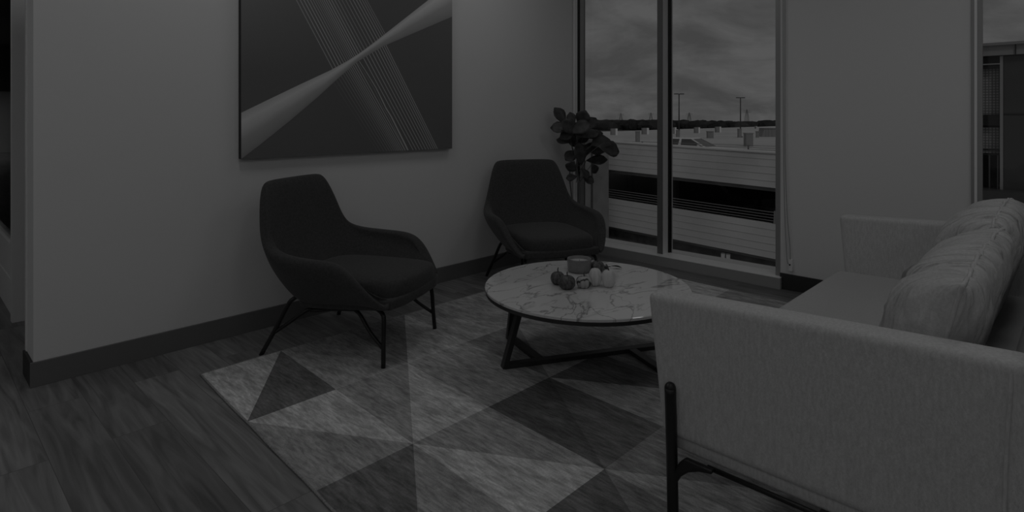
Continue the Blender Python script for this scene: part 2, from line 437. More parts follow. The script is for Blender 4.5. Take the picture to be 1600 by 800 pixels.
def window(idx, y0, y1, mull, left_face, right_face):
    """a floor-standing window in the x = XB wall, y0 < y1"""
    w = structure(bpy.data.objects.new('window_%d' % idx, None)); C.objects.link(w)
    GX = 4.235
    bm = bmesh.new(); add_box(bm, (4.08, y0 - 0.012, 0.0), (4.36, y1, 0.0735), 0.002); bobj('window_base', bm, M['wbase'], w)
    bm = bmesh.new(); add_box(bm, (4.078, y0 - 0.012, 0.0737), (4.36, y1, 0.079), 0.001); bobj('sill', bm, M['sill'], w)
    # jambs
    bm = bmesh.new(); add_box(bm, (4.125, y0, 0.079), (4.30, y0 + 0.018, 2.62)); add_box(bm, (4.125, y0 + 0.018, 0.079), (4.17, y0 + 0.034, 2.62)); bobj('jamb', bm, M['alu'], w)
    bm = bmesh.new(); add_box(bm, (4.10, y1 - 0.012, 0.079), (4.142, y1, 2.62)); bobj('jamb_liner', bm, M['sill'], w)
    bm = bmesh.new(); add_box(bm, (4.177, y1 - 0.016, 0.079), (4.25, y1, 2.62)); bobj('jamb', bm, M['alu'], w)
    bm = bmesh.new(); add_box(bm, (4.142, y1 - 0.014, 0.079), (4.177, y1, 2.62)); bobj('gasket', bm, M['gasket'], w)
    edges = [y0 + 0.018]
    for ym in mull:
        bm = bmesh.new(); add_box(bm, (4.143, ym - 0.0235, 0.079), (4.147, ym + 0.0235, 2.62)); f = bobj('mullion_unlit_face', bm, M['alu_dark'], w)  # dark aluminium, with the unlit room side put into its colour
        bm = bmesh.new(); add_box(bm, (4.147, ym - 0.0235, 0.079), (4.30, ym + 0.0235, 2.62)); bobj('mullion', bm, M['sill'], w)  # bright sill colour paints daylight onto the mullion's side
        bm = bmesh.new(); add_box(bm, (4.225, ym - 0.036, 0.079), (4.262, ym - 0.0235, 2.62)); bobj('gasket', bm, M['gasket'], w)  # black gasket strip, its shadow included in the colour
        edges += [ym - 0.036, ym + 0.0235]
    edges += [y1 - 0.016]
    bm = bmesh.new(); add_box(bm, (4.15, y0, 2.56), (4.30, y1, 2.62)); bobj('head_frame', bm, M['alu'], w)
    for k in range(0, len(edges), 2):
        a, b = edges[k], edges[k + 1]
        box('pane', (GX, a, 0.080), (GX + 0.012, b, 2.56), M['glass'], w)
    return w
window(1, 1.474, YA - 0.012, [2.392], 0, 0)
window(2, -2.6, 0.440, [-1.1], 0, 0)
# extra outer lining of window 2's left jamb
bm = bmesh.new(); add_box(bm, (4.105, 0.405, 0.0), (4.125, 0.455, 2.62)); structure(bobj('trim_2', bm, M['alu']))

# blind chain beside the window
t = thing('blind_chain', 'thin beaded blind cord looped down the wall just right of the tall window', 'cord', (4.105, 1.42, 0))
bm = bmesh.new()
add_tube(bm, smooth_path([(0, 0.03, 2.6), (0, 0.03, 1.2), (0, 0.022, 0.55), (0, 0.012, 0.30), (0, 0.006, 0.20), (0, -0.003, 0.175), (0, -0.014, 0.20), (0, -0.012, 0.30), (0, 0.005, 0.50), (0, 0.016, 0.8), (0, 0.02, 1.2), (0, 0.02, 2.6)], 5), 0.0022, 6)
bobj('chain', bm, M['cord'], t, smooth=True)
bm = bmesh.new(); add_box(bm, (-0.006, -0.028, 0.13), (0.015, -0.006, 0.205), 0.003); b_ = bobj('chain_holder', bm, M['sill'], t)
bm = bmesh.new(); add_tube(bm, [(-0.012, -0.014, 0.172), (0.0, -0.014, 0.172)], 0.005, 10); bobj('screw', bm, M['gasket'], b_, smooth=True)

# unseen ceiling panels, added to light the room
first = None
for gx in (-2.6, -0.8, 1.05, 2.85):
    for gy in (-2.3, 0.05, 2.4):
        t = thing('fill_ceiling_light', 'unseen square ceiling panel added to brighten the room', 'ceiling light', (gx, gy, ZC), 0, 'added ceiling light panels')
        bm = bmesh.new()
        for a, b in (((-0.31, -0.31), (0.31, -0.28)), ((-0.31, 0.28), (0.31, 0.31)), ((-0.31, -0.28), (-0.28, 0.28)), ((0.28, -0.28), (0.31, 0.28))):
            add_box(bm, (a[0], a[1], -0.02), (b[0], b[1], -0.001))
        bobj('frame', bm, M['panelbody'], t)
        bm = bmesh.new(); add_box(bm, (-0.28, -0.28, -0.012), (0.28, 0.28, -0.004)); bobj('diffuser', bm, M['diffuser'], t)
        ld = bpy.data.lights.new('fill_panel_lamp', 'AREA'); ld.shape = 'SQUARE'; ld.size = 0.56; ld.energy = PANEL_POWER
        lo = bpy.data.objects.new('fill_panel_lamp', ld); C.objects.link(lo); lo.parent = t; lo.location = (0, 0, -0.022)

t = thing('fill_ceiling_light', 'unseen square light panel added in the corridor to brighten the end post', 'ceiling light', (-1.5, 5.0, 3.4), 0)  # corridor panel added out of view to light the post
bm = bmesh.new(); add_box(bm, (-0.31, -0.31, -0.02), (0.31, 0.31, -0.001)); bobj('frame', bm, M['panelbody'], t)
bm = bmesh.new(); add_box(bm, (-0.28, -0.28, -0.03), (0.28, 0.28, -0.021)); bobj('diffuser', bm, M['diffuser'], t)
ld = bpy.data.lights.new('fill_panel_lamp', 'AREA'); ld.shape = 'SQUARE'; ld.size = 0.56; ld.energy = 45
lo = bpy.data.objects.new('fill_panel_lamp', ld); C.objects.link(lo); lo.parent = t; lo.location = (0, 0, -0.04)
# ------------------------------------------------------------------ hall beyond the wall's free end
t = structure(bpy.data.objects.new('window_3', None)); C.objects.link(t)
bm = bmesh.new(); add_box(bm, (0.455, 4.30, 0.0), (0.53, 4.36, 3.2), 0.002); bobj('end_post', bm, M['post'], t)
bm = bmesh.new(); add_box(bm, (0.47, 4.36, 0.0), (0.53, 12.0, 0.20), 0.002); add_box(bm, (0.475, 4.36, 0.205), (0.525, 12.0, 0.40), 0.002); bobj('bottom_rail', bm, M['post'], t)
bm = bmesh.new(); add_box(bm, (0.48, 6.3, 0.40), (0.51, 6.34, 3.2)); bobj('glazing_bar', bm, M['base'], t)
box('pane', (0.492, 4.36, 0.40), (0.50, 12.0, 3.2), M['hallglass'], t)
structure(box('ceiling_hall', (-4.2, YA + 0.2, 3.4), (4.25, 26.0, 3.5), M['halldark']))
structure(box('wall_hall', (-4.1, 25.0, 0), (4.25, 25.2, 3.4), M['hallwall']))
structure(box('wall_hall_upper', (-4.1, 24.6, 1.95), (4.04, 24.98, 3.4), M['halldark']))
structure(box('wall_hall_side', (4.05, YA + 0.2, 0), (4.25, 25.0, 3.4), M['hallwall']))
for k, (yy, zz_) in enumerate(((20.0, 2.83), (20.9, 2.80), (22.5, 2.37), (24.0, 1.82))):  # lowest bar stands in for a light reflection
    t = thing('linear_lamp', ['nearest of the two high thin lamp bars in the far hall', 'second high thin lamp bar in the far hall', 'middle-height long lamp bar in the far hall', 'lowest glowing bar, standing in for a reflection near the far hall wall'][k], 'lamp', (1.9, yy, zz_), 0, 'hanging lamp bars in the hall')
    box('housing', (-2.0, -0.04, 0.012), (2.0, 0.04, 0.06), M['blackmetal'], t)
    box('diffuser', (-2.0, -0.035, -0.04), (2.0, 0.035, 0.0115), M['strip'], t)
    for sx in (-1.9, 1.9): box('hanger', (sx - 0.006, -0.006, 0.06), (sx + 0.006, 0.006, 3.4 - zz_), M['blackmetal'], t)
    ld = bpy.data.lights.new('bar_lamp', 'AREA'); ld.shape = 'RECTANGLE'; ld.size = 3.9; ld.size_y = 0.08; ld.energy = HALL_POWER
    lo = bpy.data.objects.new('bar_lamp', ld); C.objects.link(lo); lo.parent = t; lo.location = (0, 0, -0.045)
for k, (x0, x1) in enumerate(((1.93, 2.12), (2.22, 2.62))):
    t = thing('storage_cabinet', ['narrow dark cabinet against the far hall wall', 'wider dark cabinet against the far hall wall'][k], 'cabinet', ((x0 + x1) / 2, 24.6, 0))
    w = (x1 - x0) / 2
    box('body', (-w, -0.2, 0.05), (w, 0.2, 0.98), M['blackmetal'], t, 0.005)
    box('door', (-w + 0.01, -0.22, 0.08), (w - 0.01, -0.2, 0.95), M['dark'], t)
    box('plinth', (-w + 0.02, -0.17, 0.0), (w - 0.02, 0.17, 0.05), M['dark'], t)

# ------------------------------------------------------------------ rug
RX0, RY0, RDX, RDY, SH = 0.944, 2.832, 0.367, 0.569, 0.047
def rp_(i, j): return (RX0 + RDX * i - SH * j * 0.55, RY0 - RDY * j)
LT, ML, MD, MK, DK, XD = 0.68, 0.55, 0.44, 0.34, 0.22, 0.17
tones = {(0, 0): (LT, DK), (1, 0): (MD, ML), (2, 0): (MK, LT), (3, 0): (MD, ML), (4, 0): (MD, LT), (5, 0): (LT, ML), (6, 0): (ML, MD), (7, 0): (ML, LT),
         (0, 1): (LT, MD), (1, 1): (MD, LT), (2, 1): (ML, MD), (3, 1): (MK, ML), (4, 1): (MD, ML), (5, 1): (MD, ML), (6, 1): (LT, ML), (7, 1): (MD, LT),
         (0, 2): (DK, MD), (1, 2): (MD, LT), (2, 2): (XD, DK), (3, 2): (DK, ML), (4, 2): (MD, MD), (5, 2): (ML, LT),
         (0, 3): (MD, LT), (1, 3): (DK, MK), (2, 3): (MK, ML), (3, 3): (XD, MK), (4, 3): (MK, ML)}
bm = bmesh.new(); col = bm.loops.layers.float_color.new('tone')
NC, NR, RZ = 8, 7, 0.006
def rface(pts, v):
    f = bm.faces.new([bm.verts.new(p) for p in pts])
    for l in f.loops: l[col] = (v, v, v, 1)
for i in range(NC):
    for j in range(NR):
        a, b, c_, d = [rp_(*q) + (RZ,) for q in ((i, j + 1), (i + 1, j + 1), (i + 1, j), (i, j))]   # bl br tr tl
        random.seed(i * 31 + j * 7 + 3)
        u, l = tones.get((i, j), (random.choice((LT, ML, MD, DK)), random.choice((LT, MD, MK, XD))))
        if (i + j) % 2 == 0: rface((a, c_, d), u); rface((a, b, c_), l)
        else: rface((d, b, c_), u); rface((a, b, d), l)
cs = [rp_(0, 0), rp_(NC, 0), rp_(NC, NR), rp_(0, NR)]
for k in range(4):
    p, q = cs[k], cs[(k + 1) % 4]
    rface((p + (0.0,), p + (RZ,), q + (RZ,), q + (0.0,))[::-1], 0.3)
rface([c + (0.0005,) for c in cs], 0.2)
bmesh.ops.remove_doubles(bm, verts=bm.verts, dist=0.0001)
bmesh.ops.recalc_face_normals(bm, faces=bm.faces)
rug = tag(bpy.data.objects.new('area_rug', None), 'large woven rug of faded grey triangles under the coffee table', 'rug'); C.objects.link(rug)
bobj('pile', bm, M['rug'], rug)
bm = bmesh.new()
def bnd(p, q, n=26, amp=0.002):
    return [(p[0] + (q[0] - p[0]) * k / n + random.uniform(-amp, amp), p[1] + (q[1] - p[1]) * k / n + random.uniform(-amp, amp), 0.0045) for k in range(n)]
loop = []
for k in range(4): loop += bnd(cs[k], cs[(k + 1) % 4])
add_tube(bm, loop, 0.0045, 6, closed=True)
bobj('binding', bm, M['rugbind'], rug, smooth=True)

# ------------------------------------------------------------------ wall art
AX0, AX1, AZ0 = 1.262, 2.706, 0.926
AZ1 = AZ0 + 1.30
F_, CY_ = 930.63, 181.89
def on_art(cx, cy):
    """crop position in the reference print -> (x, z) on the canvas"""
    u, v = 350 + cx / 2.9625, cy / 2.9625
    x = (u - 800) / F_; y = -(v - CY_) / F_
    tt = YA / (math.sin(YAW) - math.cos(YAW) * x)
    return (tt * (math.cos(YAW) + math.sin(YAW) * x), 1.15 + y * tt)
art = thing('canvas_art', 'large unframed monochrome print of crossing cables and a twisted white band', 'wall art', ((AX0 + AX1) / 2, YA, AZ0))
ox, oz = (AX0 + AX1) / 2, AZ0
YF = -0.034
box('stretcher', (AX0 - ox, -0.032, 0), (AX1 - ox, -0.001, AZ1 - AZ0), M['canvas_edge'], art, 0.002)
bm = bmesh.new(); col = bm.loops.layers.float_color.new('tone')
def clampa(p): return (min(max(p[0], AX0 + 0.001), AX1 - 0.001), min(max(p[1], AZ0 + 0.001), AZ1 - 0.001))
def aface(pts, vals, lift):
    vs = [bm.verts.new((p[0] - ox, YF - lift, p[1] - oz)) for p in pts]
    f = bm.faces.new(vs); f.normal_update()
    if f.normal.y > 0: f.normal_flip()
    m_ = {v: x for v, x in zip(vs, vals)}
    for l in f.loops: x = m_[l.vert]; l[col] = (x, x, x, 1)
# background gradient
NX, NZ = 16, 14
def bgv(x, z):
    s = (x - AX0) / (AX1 - AX0); h = (z - AZ0) / (AZ1 - AZ0)
    return 0.165 + 0.16 * max(0, min(1, (h - 0.35) * 1.5)) * max(0, 1 - s * 2.0)
for i in range(NX):
    for k in range(NZ):
        xa, xb = [AX0 + (AX1 - AX0) * q / NX for q in (i, i + 1)]; za, zb = [AZ0 + (AZ1 - AZ0) * q / NZ for q in (k, k + 1)]
        p = [(xa, za), (xb, za), (xb, zb), (xa, zb)]; aface(p, [bgv(*q) for q in p], 0)
# cables
def clip_seg(p, q):
    """clip a segment to the canvas"""
    (x0, y0), (x1, y1) = p, q; t0, t1 = 0.0, 1.0; dx, dy = x1 - x0, y1 - y0
    for pp, qq in ((-dx, x0 - AX0 - 0.002), (dx, AX1 - 0.002 - x0), (-dy, y0 - AZ0 - 0.002), (dy, AZ1 - 0.002 - y0)):
        if abs(pp) < 1e-9:
            if qq < 0: return None
            continue
        r_ = qq / pp
        if pp < 0: t0 = max(t0, r_)
        else: t1 = min(t1, r_)
    if t0 >= t1: return None
    return (x0 + dx * t0, y0 + dy * t0), (x0 + dx * t1, y0 + dy * t1)
def stroke(p, q, w, v, lift=0.0006):
    s = clip_seg(p, q)
    if not s: return
    (x0, y0), (x1, y1) = s; L_ = math.hypot(x1 - x0, y1 - y0); nx, ny = -(y1 - y0) / L_ * w / 2, (x1 - x0) / L_ * w / 2
    aface([clampa(z) for z in ((x0 + nx, y0 + ny), (x1 + nx, y1 + ny), (x1 - nx, y1 - ny), (x0 - nx, y0 - ny))], [v] * 4, lift)
def ext(p, q, s): return (p[0] + (q[0] - p[0]) * s, p[1] + (q[1] - p[1]) * s)
NL = 25
for i in range(NL):
    f = i / (NL - 1)
    g = f + 0.035 * math.sin(f * 9)
    a = on_art(320 + g * 320, 0); b = on_art(495 + g * 235, 330 - g * 165)
    stroke(ext(b, a, 6.0), b, 0.0058 if abs(f - 0.55) > 0.08 else 0.0075, 0.46 + 0.08 * math.sin(f * 17), 0.0006)
    c0 = on_art(484 + g * 240, 368 - g * 170); d0 = on_art(690 + g * 280, 690)
    v = 0.20 + 0.34 * min(1, f * 2.0)
    if 0.52 < f < 0.60: continue
    stroke(c0, ext(c0, d0, 1.05), 0.0055, v, 0.0007)
wav = [(612, 285), (645, 335), (668, 372), (690, 408), (712, 452), (735, 500), (760, 540), (790, 600), (815, 650), (838, 697)]
for off, w, v in ((0, 0.011, 0.60), (-12, 0.005, 0.42)):
    for k_, (a, b) in enumerate(zip(wav[:-1], wav[1:])): stroke(on_art(a[0] + off, a[1]), on_art(b[0] + off, b[1]), w * (0.35 + 0.65 * k_ / 8), v, 0.0009)
# twisted band, shaded lengthwise strips printed on the canvas
tops = [(65, 522), (200, 458), (340, 391), (480, 326), (560, 282), (610, 250), (665, 210), (720, 168), (830, 82), (935, 0), (1042, -85)]
bots = [(65, 735), (150, 672), (290, 560), (420, 450), (505, 372), (600, 290), (665, 250), (730, 213), (830, 170), (935, 125), (1042, 80)]
prof_l = [0.62, 0.80, 0.66, 0.46, 0.40, 0.33]
for k in range(len(tops) - 1):
    a0, a1, b0, b1 = on_art(*tops[k]), on_art(*tops[k + 1]), on_art(*bots[k]), on_art(*bots[k + 1])
    for s in range(5):
        q0, q1 = s / 5, (s + 1) / 5
        L2 = lambda p, q, t_: (p[0] + (q[0] - p[0]) * t_, p[1] + (q[1] - p[1]) * t_)
        aface([clampa(z) for z in (L2(a0, b0, q0), L2(a1, b1, q0), L2(a1, b1, q1), L2(a0, b0, q1))], [prof_l[s], prof_l[s], prof_l[s + 1], prof_l[s + 1]], 0.0012)
bobj('print', bm, M['print'], art)

# ------------------------------------------------------------------ lounge chairs (front = -y)
def make_chair():
    t = thing('lounge_chair', 'charcoal upholstered lounge chair nearest the camera, below the canvas print', 'chair')
    # columns from back centre round to the front lip: bottom, low, high, rim
    cols = [
        [(0.00, 0.200, 0.222), (0.00, 0.310, 0.42), (0.00, 0.365, 0.63), (0.00, 0.405, 0.832)],
        [(0.12, 0.200, 0.222), (0.17, 0.308, 0.42), (0.16, 0.363, 0.63), (0.20, 0.403, 0.832)],
        [(0.19, 0.188, 0.222), (0.28, 0.290, 0.42), (0.262, 0.345, 0.62), (0.245, 0.395, 0.816)],
        [(0.215, 0.170, 0.222), (0.315, 0.270, 0.42), (0.295, 0.325, 0.56), (0.270, 0.372, 0.700)],
        [(0.230, 0.140, 0.221), (0.335, 0.230, 0.41), (0.335, 0.285, 0.50), (0.312, 0.335, 0.575)],
        [(0.240, 0.090, 0.220), (0.345, 0.160, 0.39), (0.376, 0.205, 0.468), (0.358, 0.245, 0.518)],
        [(0.250, 0.000, 0.230), (0.352, 0.040, 0.365), (0.404, 0.080, 0.455), (0.388, 0.100, 0.508)],
        [(0.256, -0.120, 0.241), (0.350, -0.100, 0.355), (0.402, -0.055, 0.452), (0.387, -0.045, 0.504)],
        [(0.260, -0.215, 0.248), (0.345, -0.200, 0.340), (0.390, -0.165, 0.440), (0.377, -0.155, 0.496)],
        [(0.260, -0.275, 0.252), (0.325, -0.265, 0.305), (0.366, -0.238, 0.388), (0.358, -0.228, 0.436)],
        [(0.258, -0.320, 0.255), (0.295, -0.318, 0.260), (0.330, -0.295, 0.322), (0.326, -0.285, 0.358)],
        [(0.250, -0.355, 0.257), (0.268, -0.358, 0.262), (0.283, -0.352, 0.274), (0.287, -0.342, 0.288)],
    ]
    full = [[(-x, y, z) for x, y, z in c] for c in cols[:0:-1]] + cols
    bm = bmesh.new(); V = [[bm.verts.new(p) for p in c] for c in full]
    for i in range(len(V) - 1):
        for j in range(3): bm.faces.new((V[i][j], V[i + 1][j], V[i + 1][j + 1], V[i][j + 1]))
    bmesh.ops.recalc_face_normals(bm, faces=bm.faces)
    sh = bobj('shell', bm, M['chair'], t, smooth=True)
    # make sure the thickness grows inwards
    me = sh.data
    cf = me.polygons[len(me.polygons) // 2]
    so = sh.modifiers.new('thickness', 'SOLIDIFY'); so.thickness = 0.060; so.offset = -1 if cf.normal.y > 0 else 1
    so.use_even_offset = False
    subsurf(sh, 3)
    # pan below the cushion
    bm = bmesh.new()
    out = [(c[0][0] * 1.0, c[0][1]) for c in full]
    poly = out + [(0.17, -0.372), (-0.17, -0.372)][::1]
    poly = out + [(0.16, -0.382), (0.0, -0.392), (-0.16, -0.382)]
    add_prism(bm, poly, 'z', 0.230, 0.280, 0.012, 2)
    for v in bm.verts: v.co.z += -v.co.y * 0.075
    bobj('seat_pan', bm, M['chair'], t, smooth=True)
    # seat cushion
    bm = bmesh.new()
    nx, ny = 6, 7
    def ring(z, g, zf): 
        pts = []
        o = [(-0.232, -0.335), (-0.185, -0.378), (0.0, -0.395), (0.185, -0.378), (0.232, -0.335), (0.252, -0.16), (0.258, 0.05), (0.235, 0.22), (0.12, 0.275), (0, 0.28), (-0.12, 0.275), (-0.235, 0.22), (-0.258, 0.05), (-0.252, -0.16)]
        return [bm.verts.new((x * g, (y + 0.05) * g - 0.05, z)) for x, y in o]
    rings = [ring(0.266, 0.92, 0), ring(0.274, 0.985, 0), ring(0.325, 1.0, 0), ring(0.370, 0.985, 0), ring(0.384, 0.90, 0), ring(0.392, 0.5, 0)]
    for a, b in zip(rings[:-1], rings[1:]):
        for k in range(14): bm.faces.new((a[k], a[(k + 1) % 14], b[(k + 1) % 14], b[k]))
    bm.faces.new(rings[0][::-1]); bm.faces.new(rings[-1])
    subsurf(bobj('seat_cushion', bm, M['chair'], t, smooth=True), 2)
    # metal frame
    zr = 0.209
    bm = bmesh.new()
    add_tube(bm, smooth_path([(-0.20, -0.13, zr + 0.020), (-0.205, 0.0, zr + 0.010), (-0.20, 0.11, zr), (0.20, 0.11, zr), (0.205, 0.0, zr + 0.010), (0.20, -0.13, zr + 0.020)], 4), 0.009, 8)
    add_tube(bm, [(-0.20, -0.13, zr + 0.020), (0.20, -0.13, zr + 0.020)], 0.009, 8)
    bobj('under_frame', bm, M['blackmetal'], t, smooth=True)
    for s in (-1, 1):
        bm = bmesh.new()
        add_tube(bm, smooth_path([(s * 0.265, -0.322, 0.001), (s * 0.255, -0.318, 0.11), (s * 0.247, -0.316, 0.200), (s * 0.240, -0.305, 0.236), (s * 0.21, -0.25, 0.252)], 5), 0.0105, 10)
        add_tube(bm, smooth_path([(s * 0.259, -0.318, 0.085), (s * 0.235, -0.235, 0.145), (s * 0.212, -0.170, 0.208), (s * 0.20, -0.13, zr + 0.020)], 4), 0.009, 8)
        bobj('front_leg', bm, M['blackmetal'], t, smooth=True)
        bm = bmesh.new()
        add_tube(bm, smooth_path([(s * 0.315, 0.318, 0.001), (s * 0.280, 0.262, 0.12), (s * 0.247, 0.212, 0.235), (s * 0.230, 0.190, 0.262), (s * 0.19, 0.165, 0.280)], 5), 0.0105, 10)
        add_tube(bm, smooth_path([(s * 0.286, 0.272, 0.10), (s * 0.245, 0.19, 0.160), (s * 0.212, 0.125, 0.206), (s * 0.18, 0.08, zr + 0.002)], 4), 0.009, 8)
        bobj('rear_leg', bm, M['blackmetal'], t, smooth=True)
    return t
ch1 = make_chair()
ch1.location = (1.645, 2.705, 0.003); ch1.rotation_euler = (-0.009, 0, math.radians(25.4)); ch1['group'] = 'lounge chairs'
ch2 = copy_tree(ch1)
ch2['label'] = 'charcoal upholstered lounge chair in the corner in front of the potted plant'
ch2.location = (3.092, 2.682, 0.003); ch2.rotation_euler = (-0.009, 0, math.radians(-28))

# ------------------------------------------------------------------ coffee table
TC, TR, TZ = (2.227, 1.667), 0.471, 0.370
tb = thing('coffee_table', 'round coffee table with white marble top on dark metal bars', 'coffee table', (TC[0], TC[1], RZ))
def tl(x, y, z): return (x - TC[0], y - TC[1], z - RZ)
bm = bmesh.new()
add_lathe(bm, [(TR - 0.006, TZ - 0.015), (TR - 0.001, TZ - 0.013), (TR, TZ - 0.003), (TR - 0.003, TZ)], 128, (0, 0, -RZ))
bobj('marble_top', bm, M['marble'], tb)
bm = bmesh.new()
add_lathe(bm, [(TR - 0.012, TZ - 0.030), (TR - 0.004, TZ - 0.030), (TR - 0.002, TZ - 0.0155), (TR - 0.012, TZ - 0.0155)], 128, (0, 0, -RZ))
bobj('metal_rim', bm, M['tablemetal'], tb, smooth=False)
def add_bar(bm, p, q, w, h):
    """flat bar of width w (horizontal) and height h from p to q"""
    p, q = Vector(p), Vector(q); d = (q - p).normalized()
    side = d.cross(Vector((0, 0, 1)))
    if side.length < 0.2: side = Vector((1, 0, 0))
    side.normalize(); up = side.cross(d).normalized()
    c = [p - side * w / 2 - up * h / 2, p + side * w / 2 - up * h / 2, q + side * w / 2 - up * h / 2, q - side * w / 2 - up * h / 2]
    add_hexa(bm, c + [x + up * h for x in c], 0.0012, 1)
A = Vector((1.925, 1.905, 0)); Bq = Vector((2.200, 2.135, 0)); mid = Vector((2.28, 1.732, 0))
d1 = Vector((0.876, -0.481, 0)).normalized(); d2 = Vector((0.43, 0.90, 0)).normalized()
B2 = mid * 2 - Bq
J2 = A + d1 * 0.178; J3 = A + d1 * 0.64; A2 = A + d1 * 0.87
zb = RZ + 0.011
def e(v, z): return tl(v.x, v.y, z)
bm = bmesh.new(); add_bar(bm, e(A, zb), e(A2, zb), 0.040, 0.020); bobj('floor_bar', bm, M['tablemetal'], tb)
bm = bmesh.new(); add_bar(bm, e(J2 + d2 * 0.02, zb), e(Bq, zb), 0.040, 0.0196); bobj('floor_bar', bm, M['tablemetal'], tb)
bm = bmesh.new(); add_bar(bm, e(J3 - d2 * 0.02, zb), e(B2, zb), 0.040, 0.0196); bobj('floor_bar', bm, M['tablemetal'], tb)
def leg(foot, inward):
    top = foot + inward * 0.095
    bm = bmesh.new()
    p = Vector(e(foot, zb - 0.008)); q = Vector(e(top, TZ - 0.032)); s = inward.cross(Vector((0, 0, 1))).normalized() * 0.020
    w = inward * 0.012
    c = [p - s - w, p + s - w, p + s + w, p - s + w]; d_ = [q - s - w, q + s - w, q + s + w, q - s + w]
    add_hexa(bm, c[::-1] + d_[::-1], 0.0012, 1); bobj('leg', bm, M['tablemetal'], tb)
leg(A, d1); leg(A2, -d1); leg(Bq, -d2); leg(B2, d2)
bm = bmesh.new()
ta, tb_, tc_, td = A + d1 * .095, A2 - d1 * .095, Bq - d2 * .095, B2 + d2 * .095
add_bar(bm, e(ta, TZ - 0.037), e(tb_, TZ - 0.037), 0.04, 0.010); add_bar(bm, e(tc_, TZ - 0.037), e(td, TZ - 0.037), 0.04, 0.010)
bobj('top_support', bm, M['tablemetal'], tb)

# ------------------------------------------------------------------ things on the table
t = thing('candle_jar', 'wide grey jar candle standing behind the small pumpkins', 'candle', (2.395, 1.838, TZ))
bm = bmesh.new()
prof = [(0.050, 0.0), (0.057, 0.004), (0.0600, 0.025), (0.0605, 0.060), (0.0605, 0.066), (0.0560, 0.066), (0.0550, 0.036), (0.0, 0.036001)]
add_lathe(bm, prof[:-1], 48); bobj('jar', bm, M['candle'], t, smooth=True)
bm = bmesh.new(); add_lathe(bm, [(0.0548, 0.036), (0.0548, 0.050), (0.050, 0.0515)], 40); bobj('wax', bm, M['wax'], t)
tube('wick', [(0, 0, 0.050), (0.002, 0, 0.060)], 0.001, M['stalk'], t, 6)
def pumpkin(name, label, loc, r, h, m, lobes=9, stalk=0.012, squash=(1, 1), rz=0, tilt=0.0, group='small pumpkins on the table'):
    t = thing(name, label, 'pumpkin', loc, rz, group)
    bm = bmesh.new()
    prof = []
    for k in range(13):
        a = -PI / 2 + PI * k / 12
        rr = r * (math.cos(a) ** 0.75 if math.cos(a) > 0 else 0); rr = max(rr, r * 0.10)
        dz = -0.10 * h * max(0, 1 - rr / (r * 0.45)) * (1 if a > 0 else -1)
        prof.append((rr, h / 2 + h / 2 * math.sin(a) + dz))
    add_lathe(bm, prof, 54, lobes=lobes, depth=0.24)
    for v in bm.verts: v.co.x *= squash[0]; v.co.y *= squash[1]
    mn = min(v.co.z for v in bm.verts)
    for v in bm.verts: v.co.z -= mn
    bobj('flesh', bm, m, t, smooth=True)
    if stalk:
        tube('stalk', smooth_path([(0, 0, h * 0.86), (0.002, 0, h * 0.95), (stalk * 0.4, 0.003, h + stalk * 0.6), (stalk * 0.9, 0.005, h + stalk)], 3), 0.0035, M['stalk'], t, 7, r2=0.0026)
    return t
Zt = TZ
pumpkin('pumpkin', 'dark warty little pumpkin at the left end of the group', (2.140, 1.768, Zt), 0.033, 0.062, M['pk_dark'], 10)
pumpkin('pumpkin', 'dark ribbed pumpkin in front, between the warty and the striped one', (2.112, 1.690, Zt), 0.039, 0.064, M['pk_dark'], 14, stalk=0.01)
def stripe_mat():
    m = bpy.data.materials.new('striped_gourd_skin'); m.use_nodes = True; tt = m.node_tree; b = tt.nodes['Principled BSDF']
    tc = tt.nodes.new('ShaderNodeTexCoord'); w = tt.nodes.new('ShaderNodeTexWave'); w.bands_direction = 'DIAGONAL'; w.inputs['Scale'].default_value = 14; w.inputs['Distortion'].default_value = 3.5; w.inputs['Detail'].default_value = 3
    r = tt.nodes.new('ShaderNodeValToRGB'); r.color_ramp.elements[0].position = 0.12; r.color_ramp.elements[0].color = (0.06, 0.06, 0.06, 1); r.color_ramp.elements[1].position = 0.32; r.color_ramp.elements[1].color = (0.46, 0.46, 0.46, 1)
    tt.links.new(tc.outputs['Object'], w.inputs['Vector']); tt.links.new(w.outputs[0], r.inputs[0]); tt.links.new(r.outputs[0], b.inputs['Base Color']); b.inputs['Roughness'].default_value = 0.5
    return m
M['pk_stripe'] = stripe_mat()
pumpkin('pumpkin', 'pale pumpkin with dark broken stripes in the middle of the front row', (2.182, 1.648, Zt), 0.036, 0.058, M['pk_stripe'], 8, stalk=0.008)
pumpkin('pumpkin', 'white lobed squash at the right end, left one of the touching pair', (2.242, 1.628, Zt), 0.030, 0.086, M['pk_white'], 6, stalk=0.0, rz=0.4)
pumpkin('pumpkin', 'white lobed squash at the right end, right one with the curled dark stalk', (2.266, 1.571, Zt), 0.031, 0.085, M['pk_white'], 5, stalk=0.016, rz=1.1)
pumpkin('pumpkin', 'small dark knobbly gourd tucked behind the white squash', (2.455, 1.770, Zt), 0.036, 0.055, M['pk_dark'], 7, stalk=0.012)
